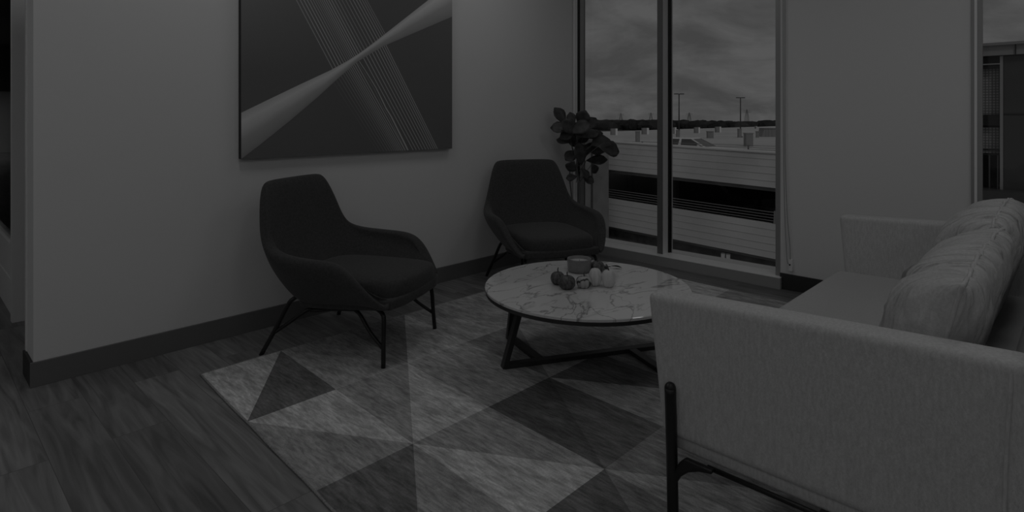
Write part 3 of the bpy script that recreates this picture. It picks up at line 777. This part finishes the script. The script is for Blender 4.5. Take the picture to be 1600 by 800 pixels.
# a spray of dry leaves behind the gourd
t = thing('leaf_sprig', 'small sprig of dry leaves lying on the table behind the candle jar', 'sprig', (2.50, 1.815, TZ))
bm = bmesh.new(); add_tube(bm, smooth_path([(-0.05, 0.03, 0.004), (0, 0, 0.012), (0.05, -0.06, 0.010)], 3), 0.002, 6); bobj('twig', bm, M['stalk'], t, smooth=True)
def leaf_faces(bm, base, direction, normal, ln, wd, fold=0.18, droop=0.25, seg=6):
    d = Vector(direction).normalized(); n = Vector(normal); n = (n - d * n.dot(d))
    if n.length < 1e-3: n = Vector((0.3, 0.5, 1)); n = n - d * n.dot(d)
    n.normalize(); s = d.cross(n); base = Vector(base)
    prof = [0.06, 0.42, 0.72, 0.95, 1.0, 0.72, 0.08]
    prev = None
    for k in range(seg + 1):
        u = k / seg; w = wd / 2 * prof[k]
        c = base + d * ln * u + n * (-droop * ln * u * u)
        row = [bm.verts.new(c - s * w + n * fold * w), bm.verts.new(c - s * w * 0.5 + n * fold * w * 0.35), bm.verts.new(c), bm.verts.new(c + s * w * 0.5 + n * fold * w * 0.35), bm.verts.new(c + s * w + n * fold * w)]
        if prev:
            for q in range(4): bm.faces.new((prev[q], prev[q + 1], row[q + 1], row[q]))
        prev = row
bm = bmesh.new()
for dx, dy, a in ((-0.04, 0.02, 2.4), (-0.02, 0.01, 0.9), (0.01, -0.01, -0.2), (0.03, -0.03, -2.2), (0.05, -0.06, -1.0)):
    leaf_faces(bm, (dx, dy, 0.012), (math.cos(a), math.sin(a), 0.15), (0, 0, 1), 0.055, 0.028)
lf = bobj('leaves', bm, M['treem'], t, smooth=True); so = lf.modifiers.new('thickness', 'SOLIDIFY'); so.thickness = 0.0008

# ------------------------------------------------------------------ sofa
XO, XN, XF, XFO = 1.443, 1.535, 3.215, 3.305
sofa = thing('sofa', 'light grey linen two-seat sofa with its back to the right edge of view', 'sofa', (2.37, 0.45, RZ))
so_ = Vector((2.37, 0.45, RZ))
def sl(x, y, z): return (x - so_.x, y - so_.y, z - so_.z)
def arm(xa, xb, xta, xtb):
    bm = bmesh.new()
    cs_ = [sl(xa, 0.095, 0.29), sl(xb, 0.095, 0.29), sl(xb, 0.832, 0.29), sl(xa, 0.832, 0.29),
           sl(xta, 0.075, 0.694), sl(xtb, 0.075, 0.694), sl(xtb, 0.874, 0.664), sl(xta, 0.874, 0.664)]
    add_hexa(bm, cs_, 0.022, 5); return bobj('arm', bm, M['sofa'], sofa, smooth=True)
arm(XO + 0.006, XN - 0.01, XO, XN - 0.004)
arm(XF - 0.03, XFO - 0.012, XF, XFO)
# piping on the near arm's rear corner
bm = bmesh.new(); add_tube(bm, smooth_path([sl(XO + 0.004, 0.10, 0.685), sl(XO, 0.101, 0.64), sl(XO + 0.001, 0.108, 0.5), sl(XO + 0.003, 0.112, 0.30)], 4), 0.0035, 8)
bobj('piping', bm, M['sofa'], sofa, smooth=True)
# back
bm = bmesh.new()
add_prism(bm, [(y - so_.y, z - so_.z) for y, z in ((0.16, 0.29), (0.130, 0.55), (0.085, 0.690), (-0.02, 0.800), (-0.10, 0.80), (-0.05, 0.66), (0.0, 0.29))], 'x', XO + 0.004 - so_.x, XFO - 0.012 - so_.x, 0.018, 4)
bobj('backrest', bm, M['sofa'], sofa, smooth=True)
# base rail and seat
bm = bmesh.new(); add_hexa(bm, [sl(XO + 0.02, 0.02, 0.256), sl(XFO - 0.02, 0.02, 0.256), sl(XFO - 0.02, 0.815, 0.256), sl(XO + 0.02, 0.815, 0.256),
                                sl(XO + 0.02, 0.02, 0.31), sl(XFO - 0.02, 0.02, 0.31), sl(XFO - 0.02, 0.82, 0.31), sl(XO + 0.02, 0.82, 0.31)], 0.008, 2)
bobj('base_rail', bm, M['sofa'], sofa, smooth=True)
bm = bmesh.new(); add_hexa(bm, [sl(XN - 0.012, 0.13, 0.305), sl(XF - 0.02, 0.13, 0.305), sl(XF - 0.02, 0.87, 0.305), sl(XN - 0.012, 0.87, 0.305),
                                sl(XN - 0.010, 0.13, 0.418), sl(XF - 0.012, 0.13, 0.418), sl(XF - 0.012, 0.88, 0.402), sl(XN - 0.010, 0.88, 0.402)], 0.035, 6)
bobj('seat_cushion', bm, M['sofaseat'], sofa, smooth=True)
# back cushions
def cushion(x0, x1, z0, z1, yb, cf, cb, seed, bow=0.04):
    a = (x1 - x0) / 2; b = (z1 - z0) / 2; cx = (x0 + x1) / 2; cz = (z0 + z1) / 2
    N = 90; bm = bmesh.new(); grid = {}
    def P(u, v, side):
        th = ((1 - abs(u) ** 5.5) ** 0.5) * ((1 - abs(v) ** 4.2) ** 0.5)
        x = cx + a * u * (1 - 0.035 * (1 - v * v)) ; z = cz + b * v + (bow * (1 - u * u) * max(0, v) ** 2)
        seam = yb + 0.10 * (0.5 - (v + 1) / 2 * 1.0) + 0.03
        q = noise.noise(Vector((u * 9 + seed, v * 1.3, side * 0.7))); q2 = noise.noise(Vector((u * 21 + seed * 2, v * 2.2, side)))
        rid = (1 - abs(q) * 2.2) * 0.6 + (1 - abs(q2) * 2.2) * 0.4
        top = min(1, max(0, (v + 0.1) * 1.6))
        w = 0.016 * (rid - 0.6) * min(1, th * 1.5) * (0.25 + top) + 0.006 * noise.noise(Vector((u * 3 + seed, v * 2, side * 3)))
        z += 0.014 * (rid - 0.6) * top ** 2
        y = seam + side * ((cf if side > 0 else cb) * th + w)
        return sl(x, y, z)
    for side in (1, -1):
        for i in range(N + 1):
            for j in range(N + 1):
                u, v = -1 + 2 * i / N, -1 + 2 * j / N
                u = math.sin(u * PI / 2); v = math.sin(v * PI / 2)
                edge = i in (0, N) or j in (0, N)
                key = (i, j, 0 if edge else side)
                if key not in grid: grid[key] = bm.verts.new(P(u, v, side) if not edge else P(u, v, 1))
        for i in range(N):
            for j in range(N):
                ks = []
                for (p, q) in ((i, j), (i + 1, j), (i + 1, j + 1), (i, j + 1)):
                    ks.append(grid[(p, q, 0 if (p in (0, N) or q in (0, N)) else side)])
                bm.faces.new(ks if side < 0 else ks[::-1])
    bmesh.ops.recalc_face_normals(bm, faces=bm.faces)
    c = bobj('back_cushion', bm, M['cushion'], sofa, smooth=True)
    pts = []
    for k in range(120): pts.append(P(math.sin((-1 + 2 * k / 120) * PI / 2), 1, 1))
    for k in range(24): pts.append(P(1, math.sin((1 - 2 * k / 24) * PI / 2), 1))
    for k in range(60): pts.append(P(math.sin((1 - 2 * k / 60) * PI / 2), -1, 1))
    for k in range(24): pts.append(P(-1, math.sin((-1 + 2 * k / 24) * PI / 2), 1))
    clean = [pts[0]]
    for p in pts[1:]:
        if (Vector(p) - Vector(clean[-1])).length > 0.004: clean.append(p)
    bm = bmesh.new(); add_tube(bm, clean, 0.0045, 6, closed=True); bobj('piping', bm, M['sofa'], c, smooth=True)
cushion(1.545, 2.43, 0.405, 0.795, 0.205, 0.150, 0.055, 1.0, 0.025)
cushion(2.41, 3.17, 0.405, 0.806, 0.232, 0.155, 0.085, 5.0, 0.03)
# legs and lower rails
for xa, s in ((XO - 0.004, 1), (XFO + 0.004, -1)):
    bm = bmesh.new()
    add_tube(bm, smooth_path([sl(xa, 0.790, 0.001 + RZ), sl(xa, 0.794, 0.2), sl(xa, 0.798, 0.36), sl(xa, 0.800, 0.425)], 4), 0.0150, 14)
    bmesh.ops.create_uvsphere(bm, u_segments=14, v_segments=8, radius=0.0150, matrix=Matrix.Translation(sl(xa, 0.800, 0.4255)))
    add_prism(bm, [(y - so_.y, z - so_.z) for y, z in ((.797, .135), (.783, .175), (.768, .202), (.745, .224), (.715, .238), (.68, .246), (.68, .2555), (.755, .2555), (.768, .243), (.777, .228), (.784, .212), (.797, .205))], 'x', xa - 0.008 - so_.x, xa + 0.008 - so_.x, 0.002, 1)
    bobj('front_leg', bm, M['blackmetal'], sofa, smooth=True)
    bm = bmesh.new()
    add_tube(bm, smooth_path([sl(xa, 0.10, 0.001 + RZ), sl(xa, 0.10, 0.2), sl(xa, 0.10, 0.37)], 4), 0.0150, 14)
    bobj('rear_leg', bm, M['blackmetal'], sofa, smooth=True)
    bm = bmesh.new(); add_tube(bm, [sl(xa + s * 0.012, 0.70, 0.2485), sl(xa + s * 0.012, 0.12, 0.2485)], 0.0065, 10); bobj('side_rail', bm, M['blackmetal'], sofa, smooth=True)

# ------------------------------------------------------------------ potted plant in the corner
pl = thing('potted_fig', 'broad-leaved potted fig standing in the corner behind the chair', 'plant', (3.83, 2.965, 0))
bm = bmesh.new(); add_lathe(bm, [(0.085, 0.0), (0.095, 0.004), (0.12, 0.20), (0.125, 0.22), (0.117, 0.22), (0.112, 0.19)], 36); bobj('pot', bm, M['potm'], pl, smooth=True)
bm = bmesh.new(); add_lathe(bm, [(0.110, 0.17), (0.112, 0.185), (0.05, 0.19)], 24); bobj('soil', bm, M['soil'], pl)
fwd = Vector((math.cos(YAW), math.sin(YAW), 0)); rgt = Vector((math.sin(YAW), -math.cos(YAW), 0)); up = Vector((0, 0, 1))
def pc(u, v, back=0.0):
    """height and sideways reach of the crown, measured about the stem"""
    D = 4.83
    return rgt * ((u - 896) / 930.6 * D) + fwd * back + up * (1.15 - (v - 182) / 930.6 * D)
bm = bmesh.new()
add_tube(bm, smooth_path([(0, 0, 0.18), pc(900, 300) * 1.0, pc(896, 262), pc(899, 238), pc(894, 210), pc(897, 190)], 4), 0.010, 8, r2=0.005)
add_tube(bm, smooth_path([(0.02, 0.01, 0.18), pc(888, 300, 0.04), pc(886, 270, 0.04), pc(890, 235, 0.03), pc(884, 205, 0.03)], 4), 0.006, 7, r2=0.004)
leaves = [  # centre u, v, length px, direction angle in view (deg, 0 = right, 90 = up), width ratio, depth
    (871, 181, 28, 118, .62, .02), (869, 199, 26, 175, .60, -.06), (889, 186, 20, 105, .6, .05), (904, 185, 24, 70, .75, -.04), (918, 193, 28, 48, .55, .03),
    (885, 198, 30, 150, .6, -.1), (899, 199, 30, 30, .6, -.12), (908, 197, 26, 70, .6, .1), (882, 209, 26, 200, .6, -.05), (912, 208, 36, 15, .42, -.08), (922, 211, 28, 12, .45, .02),
    (875, 220, 20, 165, .5, .0), (932, 221, 30, 20, .85, -.05), (944, 231, 34, -12, .62, -.10), (926, 232, 30, -15, .7, .08), (901, 240, 32, 95, .62, -.06), (888, 243, 22, 215, .7, .02),
    (887, 259, 17, 240, .85, -.04), (911, 239, 26, 60, .35, .05), (930, 251, 30, 5, .45, .1), (925, 264, 18, -60, .6, .03), (909, 270, 17, -50, .6, -.02), (915, 281, 17, -25, .7, .03), (888, 277, 16, 190, .6, .0),
    (894, 222, 24, 130, .6, .06), (905, 217, 26, 30, .5, .06), (896, 207, 26, 85, .7, -.02)]
lb = bmesh.new(); random.seed(11)
for (u, v, ln, an, wr, bk) in leaves:
    L_ = ln / 930.6 * 4.83 * 1.12; a = math.radians(an)
    d = rgt * math.cos(a) + up * math.sin(a) + fwd * random.uniform(-0.35, 0.35)
    base = pc(u, v, bk) - d.normalized() * L_ * 0.5
    nrm = -fwd * 1.0 + up * random.uniform(0.1, 0.9) + rgt * random.uniform(-0.5, 0.5)
    leaf_faces(lb, base, d, nrm, L_, L_ * wr * 1.15, fold=0.22, droop=random.uniform(0.05, 0.22))
    tr = pc(896 + (u - 896) * 0.12, min(v + 16, 285), 0)
    add_tube(bm, smooth_path([tr, (tr + base) * 0.5 - up * 0.01, base], 3), 0.0028, 5)
bobj('stems', bm, M['stem'], pl, smooth=True)
lf = bobj('foliage', lb, M['leaf'], pl, smooth=True); so = lf.modifiers.new('thickness', 'SOLIDIFY'); so.thickness = 0.0012

# ------------------------------------------------------------------ outside: ground, garage, deck
bm = bmesh.new(); add_box(bm, (8, -700, -9.3), (1100, 1100, -9.0)); structure(bobj('ground', bm, M['groundm']))
# long garage front, running slightly down towards the far left
gar = thing('parking_garage', 'pale concrete parking garage with boarded bands and dark open decks', 'building', (27.7, 10.1, 0))
ga = math.atan2(1, 0.0512) - PI / 2
gar.rotation_euler = (0.0237, 0, ga)     # ramp-like fall of the whole front
Y0, Y1 = -16, 9.85
def gband(name, z0, z1, th, m, y0=Y0, y1=Y1, x0=0.0):
    return box(name, (x0, y0, z0), (x0 + th, y1, z1), m, gar)
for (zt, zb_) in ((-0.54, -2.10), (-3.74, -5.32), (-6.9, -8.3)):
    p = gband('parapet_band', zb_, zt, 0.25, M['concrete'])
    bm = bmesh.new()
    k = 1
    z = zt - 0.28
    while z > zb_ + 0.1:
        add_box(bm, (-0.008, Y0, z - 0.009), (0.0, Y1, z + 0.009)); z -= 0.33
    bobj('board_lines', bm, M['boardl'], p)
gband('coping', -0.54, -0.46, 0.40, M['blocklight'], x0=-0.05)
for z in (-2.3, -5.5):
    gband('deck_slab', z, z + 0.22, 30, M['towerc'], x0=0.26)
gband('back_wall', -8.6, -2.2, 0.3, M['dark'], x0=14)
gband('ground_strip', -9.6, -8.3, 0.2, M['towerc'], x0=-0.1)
gband('lower_fill', -6.9, -5.32, 0.2, M['lowwall'], x0=0.4)  # filler added where dark ground shows in the lowest opening
bm = bmesh.new()
for z in (-3.22, -3.35, -3.48, -3.61): add_box(bm, (0.05, Y0, z - 0.014), (0.08, Y1, z + 0.014))
bobj('cable_rail', bm, M['alu'], gar)
for yy in (-12, -6, 0, 6.0): box('rail_post', (0.03, yy - 0.04, -3.74), (0.1, yy + 0.04, -3.15), M['alu'], gar)
for yy in (-14, -7, 0, 7): box('column', (3.0, yy - 0.3, -9.2), (3.6, yy + 0.3, -0.9), M['halldark'], gar)

structure(box('roof_deck', (28.3, -40, -1.75), (230, 62, -1.55), M['deck']))
# low concrete kerb lines with rails over the deck edge
t = thing('deck_guardrail', 'low pale guard rail of three long bars along the deck edge', 'rail', (29.2, 0, -1.55), 0)
for i, z in enumerate((1.07, 1.17, 1.27)):
    box('bar', (0, -14, z - 0.012), (0.03, 60, z + 0.012), M['block'], t)
for yy in range(-12, 60, 6): box('rail_post', (0.031, yy - 0.03, 0), (0.08, yy + 0.03, 1.29), M['block'], t)

for yy, lab in ((12.52, 'left one of two small pale utility boxes low on the garage wall'), (12.27, 'right one of two small pale utility boxes low on the garage wall')):
    t = thing('utility_box', lab, 'utility box', (27.50, yy, -9.0), 0, 'pale boxes low on the garage')
    box('pole', (0.03, -0.03, 0), (0.09, 0.03, 3.2), M['towerc'], t)
    box('body', (0, -0.075, 3.2), (0.12, 0.075, 3.58), M['blocklight'], t, 0.005); box('lid', (-0.01, -0.085, 3.58), (0.13, 0.085, 3.60), M['coping'], t)
# dark stair tower left of the garage front
t = thing('stair_tower', 'dark concrete tower seen through the left pane behind the plant', 'building', (26.6, 20.45, -9.0), 0)
bm = bmesh.new(); add_box(bm, (-0.6, -1.40, 0), (0.9, 3.6, 8.75), 0.02); bobj('shaft', bm, M['towerc'], t)
box('cap', (-0.65, -1.45, 8.75), (0.95, 3.65, 8.9), M['base'], t)
box('pipe', (-0.66, -1.42, 0.2), (-0.60, -1.33, 8.6), M['metalpanel'], t)

# piers and blocks standing on the deck
def deck_pt(u, D):
    x = (u - 800) / F_
    return (D * (math.cos(YAW) + math.sin(YAW) * x), D * (math.sin(YAW) - math.cos(YAW) * x))
piers = [(955, 965, 211, 201, 1), (994, 1000, 222, 206, 0), (1004, 1014, 210, 200, 1), (1049, 1057, 209, 199, 1), (1057.5, 1062.5, 217, 204, 0), (1086, 1094, 208, 199, 1),
         (1106, 1115, 216, 206, 2), (1119, 1127, 207, 198, 1), (1154, 1159, 215, 202, 0), (1166, 1177, 229, 209, 0), (1182, 1186, 215, 206, 2), (1180, 1183, 201, 197, 1)]
pl_lab = ['concrete pier on the roof deck, farthest left beside the plant', 'slim grey pier on the roof deck, middle of the left pane', 'concrete pier just left of the window mullion', 'pier with its shaded side coloured dark just right of the mullion',
          'slim grey pier at the foot of the left lamp post', 'concrete pier above the rear of the white car', 'squat grey box above the roof of the white car', 'concrete pier above the front of the white car', 'slim grey pier at the foot of the right lamp post',
          'largest grey pier, right of the white car', 'small dark box right of the largest pier', 'tiny pale pier at the far edge of the deck']
for (u0, u1, vb, vt, kd), lab in zip(piers, pl_lab):
    D = 2.7 * F_ / (vb - CY_); h = (vb - vt) * D / F_; w = (u1 - u0) * D / F_
    x, y = deck_pt((u0 + u1) / 2, D)
    t = thing('concrete_pier', lab, 'pier', (x, y, -1.55), YAW - PI / 2 + 0.0, 'piers on the roof deck')
    if kd == 1:
        box('shaft', (-w / 2, 0, 0), (w * 0.18, w * 0.8, h), M['towerc'], t)  # left part coloured darker for its shaded side
        box('sunlit_face_tone', (w * 0.181, 0, 0), (w / 2, w * 0.8, h), M['blocklight'], t)  # sunlight on the right side put into the colour
    elif kd == 2:
        box('shaft', (-w / 2, 0, 0), (w / 2, w * 0.7, h), M['towerc'], t); box('cap', (-w / 2 - 0.05, -0.05, h), (w / 2 + 0.05, w * 0.7 + 0.05, h + 0.08), M['block'], t)
    else:
        box('shaft', (-w / 2, 0, 0), (w / 2, w, h), M['block'], t, 0.02); box('cap', (-w / 2 - 0.03, -0.03, h), (w / 2 + 0.03, w + 0.03, h + 0.07), M['coping'], t)
# glazed stair head
x, y = deck_pt(1201, 78.5)
t = thing('stair_enclosure', 'grey stair enclosure at the right side of the roof deck', 'enclosure', (x, y, -1.55), YAW - PI / 2)
bm = bmesh.new(); add_prism(bm, [(-0.9, 0), (0.9, 0), (0.9, 1.1), (-0.55, 1.1)], 'y', 0, 1.6); bobj('body', bm, M['block'], t)
for xx in (-0.35, 0.0, 0.45): box('fin', (xx - 0.03, -0.05, 0), (xx + 0.03, 0, 1.08), M['coping'], t)
box('roof_plate', (-0.6, -0.1, 1.1), (0.95, 1.7, 1.16), M['coping'], t)

# lamp posts on the deck
for u, vb, vt, half, lab in ((1061, 217, 146, 7.5, 'twin-head parking lamp post at left, above the rear of the car'), (1157, 215, 152, 6.5, 'twin-head parking lamp post at right, shorter looking one')):
    D = 2.7 * F_ / (vb - CY_); x, y = deck_pt(u, D + 0.9); h = (vb - vt) * D / F_ ; w = half * D / F_
    t = thing('lamp_post', lab, 'lamp post', (x, y, -1.55), YAW - PI / 2, 'lamp posts on the roof deck')
    tube('pole', [(0, 0, 0), (0, 0, h)], 0.085, M['polem'], t, 10, r2=0.06)
    box('base', (-0.2, -0.2, 0), (0.2, 0.2, 0.15), M['polem'], t, 0.01)
    for s in (-1, 1): box('lamp_head', (min(s * 0.1, s * w), -0.18, h - 0.08), (max(s * 0.1, s * w), 0.18, h + 0.02), M['polem'], t, 0.02)
# power pylons far off
for u, D, vt, vb, lab in ((1077, 560, 176, 190, 'far power pylon left of the right lamp post'), (1167, 600, 171, 190, 'far power pylon just right of the right lamp post'), (970, 640, 177, 192, 'far mast in the left pane'), (1017, 640, 176, 190, 'far mast next to the window mullion')):
    x, y = deck_pt(u, D); h = 9.0 + 1.15 + (182 - vt) / F_ * D
    t = thing('power_pylon', lab, 'pylon', (x, y, -9.0), YAW - PI / 2, 'power pylons on the horizon')
    bm = bmesh.new(); wide = 1.8
    for sx in (-1, 1):
        for sy in (-1, 1): add_tube(bm, [(sx * wide, sy * wide, 0), (sx * wide * 0.75, sy * wide * 0.75, h * 0.55), (sx * 0.2, sy * 0.2, h)], 0.22, 4)
    for k in range(1, 9):
        z0, z1 = h * k / 9.5, h * (k + 1) / 9.5; w0, w1 = wide * (1 - k / 12), wide * (1 - (k + 1) / 12)
        add_tube(bm, [(-w0, -w0, z0), (w1, -w1, z1)], 0.12, 4); add_tube(bm, [(w0, -w0, z0), (-w1, -w1, z1)], 0.12, 4)
    bobj('lattice', bm, M['pylonm'], t)
    for f in (0.83, 0.92): box('crossarm', (-3.2, -0.2, h * f), (3.2, 0.2, h * f + 0.3), M['pylonm'], t)

# distant tree line
bm = bmesh.new(); random.seed(5)
for k in range(330):
    u = 740 + k * 3.0 + random.uniform(-1, 1); D = random.uniform(430, 520)
    if u > 1730: break
    x, y = deck_pt(u, D); rr = random.uniform(4.5, 7.5)
    topv = 188.5 - 1.2 * math.sin((u - 900) / 60.0) + random.uniform(-1.2, 1.6) - (1.8 if u > 1185 else 0)
    zt_ = 1.15 - (topv - CY_) / F_ * D
    mtx = Matrix.Translation((x, y, zt_ - rr * 0.8)) @ Matrix.Diagonal((rr * 1.2, rr * 1.2, rr * 0.8, 1))
    r = bmesh.ops.create_icosphere(bm, subdivisions=2, radius=1, matrix=mtx)
    for v in r['verts']: v.co += Vector((random.uniform(-.5, .5), random.uniform(-.5, .5), random.uniform(-.4, .4)))
    add_box(bm, (x - 1, y - 1, -9), (x + 1, y + 1, zt_ - rr))
tr = tag(bobj('tree_line', bm, M['treem']), 'dark belt of distant trees along the horizon behind the garage', 'trees'); tr['kind'] = 'stuff'

# car on the roof deck
x, y = deck_pt(1077, 35.2)
car = thing('car', 'white sedan parked on the roof deck beyond the guard rail', 'car', (x, y, -1.55), math.atan2(-0.9975, 0.069) + PI / 2)
# local: front = -y
body = [(-2.30, 0.30), (-2.32, 0.62), (-2.22, 0.80), (-1.30, 0.96), (0.0, 0.99), (1.45, 1.00), (2.18, 0.97), (2.28, 0.75), (2.25, 0.30)]
bm = bmesh.new(); add_prism(bm, body, 'x', -0.88, 0.88, 0.05, 3); b_ = bobj('body', bm, M['carpaint'], car, smooth=False)
cab = [(-1.28, 0.95), (-0.62, 1.36), (-0.1, 1.44), (0.75, 1.43), (1.80, 1.00), (1.80, 0.95)]
bm = bmesh.new()
add_hexa(bm, [(-0.84, -1.30, 0.95), (0.84, -1.30, 0.95), (0.84, 1.75, 0.95), (-0.84, 1.75, 0.95), (-0.64, -0.42, 1.40), (0.64, -0.42, 1.40), (0.64, 0.95, 1.40), (-0.64, 0.95, 1.40)], 0.03, 2)
bobj('window_glass', bm, M['carglass'], car)
bm = bmesh.new()
add_hexa(bm, [(-0.66, -0.47, 1.385), (0.66, -0.47, 1.385), (0.66, 1.0, 1.385), (-0.66, 1.0, 1.385), (-0.60, -0.38, 1.45), (0.60, -0.38, 1.45), (0.60, 0.88, 1.45), (-0.60, 0.88, 1.45)], 0.02, 2)
for s in (-1, 1):
    for (ya, yb, yta, ytb) in ((-1.36, -1.26, -0.47, -0.37), (0.18, 0.34, 0.18, 0.30), (1.62, 1.82, 0.86, 1.0)):
        c = [(s * 0.86, ya, 0.94), (s * 0.80, ya, 0.94), (s * 0.80, yb, 0.94), (s * 0.86, yb, 0.94), (s * 0.66, yta, 1.40), (s * 0.60, yta, 1.40), (s * 0.60, ytb, 1.40), (s * 0.66, ytb, 1.40)]
        add_hexa(bm, c)
bmesh.ops.recalc_face_normals(bm, faces=bm.faces)
bobj('roof', bm, M['carpaint'], car)
for sx in (-1, 1):
    for yy in (-1.42, 1.38):
        bm = bmesh.new(); add_tube(bm, [(sx * 0.90, yy, 0.32), (sx * 0.70, yy, 0.32)], 0.32, 20); w_ = bobj('wheel', bm, M['tyre'], car)
        bm = bmesh.new(); add_tube(bm, [(sx * 0.91, yy, 0.32), (sx * 0.88, yy, 0.32)], 0.19, 14); bobj('hub_cap', bm, M['alu'], w_)
    box('mirror', (sx * 0.88 if sx > 0 else -1.0, -1.0, 0.98), (1.0 if sx > 0 else -0.88, -0.88, 1.10), M['carpaint'], car, 0.02)
for sx in (-1, 1):
    box('headlight', (sx * 0.6 - 0.2, -2.33, 0.62), (sx * 0.6 + 0.2, -2.25, 0.75), M['carglass'], car, 0.02)

# neighbouring building seen through the right-hand window
nb = thing('rooftop_building', 'dark clad building with screened corner outside the right-hand window', 'building', (14.0, 1.0, -9.0))
def nl(y, z): return (y - 1.0, z + 9.0)
def nbox(name, xa, xb, ya, yb, za, zb2, m, par=None): return box(name, (xa, ya - 1.0, za + 9), (xb, yb - 1.0, zb2 + 9), m, par or nb)
nbox('wall', 0.0, 5, -14, 1.08, -9, 2.25, M['metalpanel'])
nbox('parapet', -0.08, 5.2, -14, 2.6, 2.26, 2.44, M['coping']); nbox('coping', -0.14, 5.3, -14, 2.65, 2.44, 2.49, M['block'])
nbox('panel_joint', -0.012, 0.0, -14, 1.08, 1.18, 1.20, M['gasket'])
nbox('panel_joint', -0.10, -0.08, 0.90, 0.915, 2.26, 2.44, M['gasket'])
nbox('corner_post', -0.02, 0.06, 1.085, 1.13, -9, 2.25, M['alu'])
nbox('screen', 0.10, 0.13, 1.13, 2.6, 1.18, 2.03, M['perf']); nbox('screen', 0.10, 0.13, 1.13, 2.6, 0.47, 0.95, M['perf'])
nbox('beam', 0.0, 0.3, 1.13, 2.6, 2.03, 2.25, M['gasket']); nbox('beam', 0.0, 0.3, 1.13, 2.6, 0.98, 1.17, M['gasket'])
fr_ = nbox('truss', -0.02, 0.0, 1.13, 2.6, 2.10, 2.12, M['alu']); nbox('rail', -0.02, 0.0, 1.13, 2.6, 0.52, 0.55, M['gasket']); nbox('rail', -0.02, 0.0, 1.13, 2.6, 0.44, 0.46, M['gasket'])
bm = bmesh.new()
for k in range(12): add_box(bm, (-0.02, 0.15 + k * 0.12, 0.02 + 9 - 0.5), (0.0, 0.17 + k * 0.12, 0.44 + 9))
bobj('baluster', bm, M['metalpanel'], nb)
nbox('rear_wall', 1.2, 1.4, 1.1, 2.6, -9, 2.2, M['halldark'])
nbox('ledge', -0.4, 0.3, -14, 2.6, -0.35, -0.18, M['metalpanel']); nbox('plinth_wall', -0.1, 0.0, 1.1, 2.6, -9, -0.35, M['towerc'])
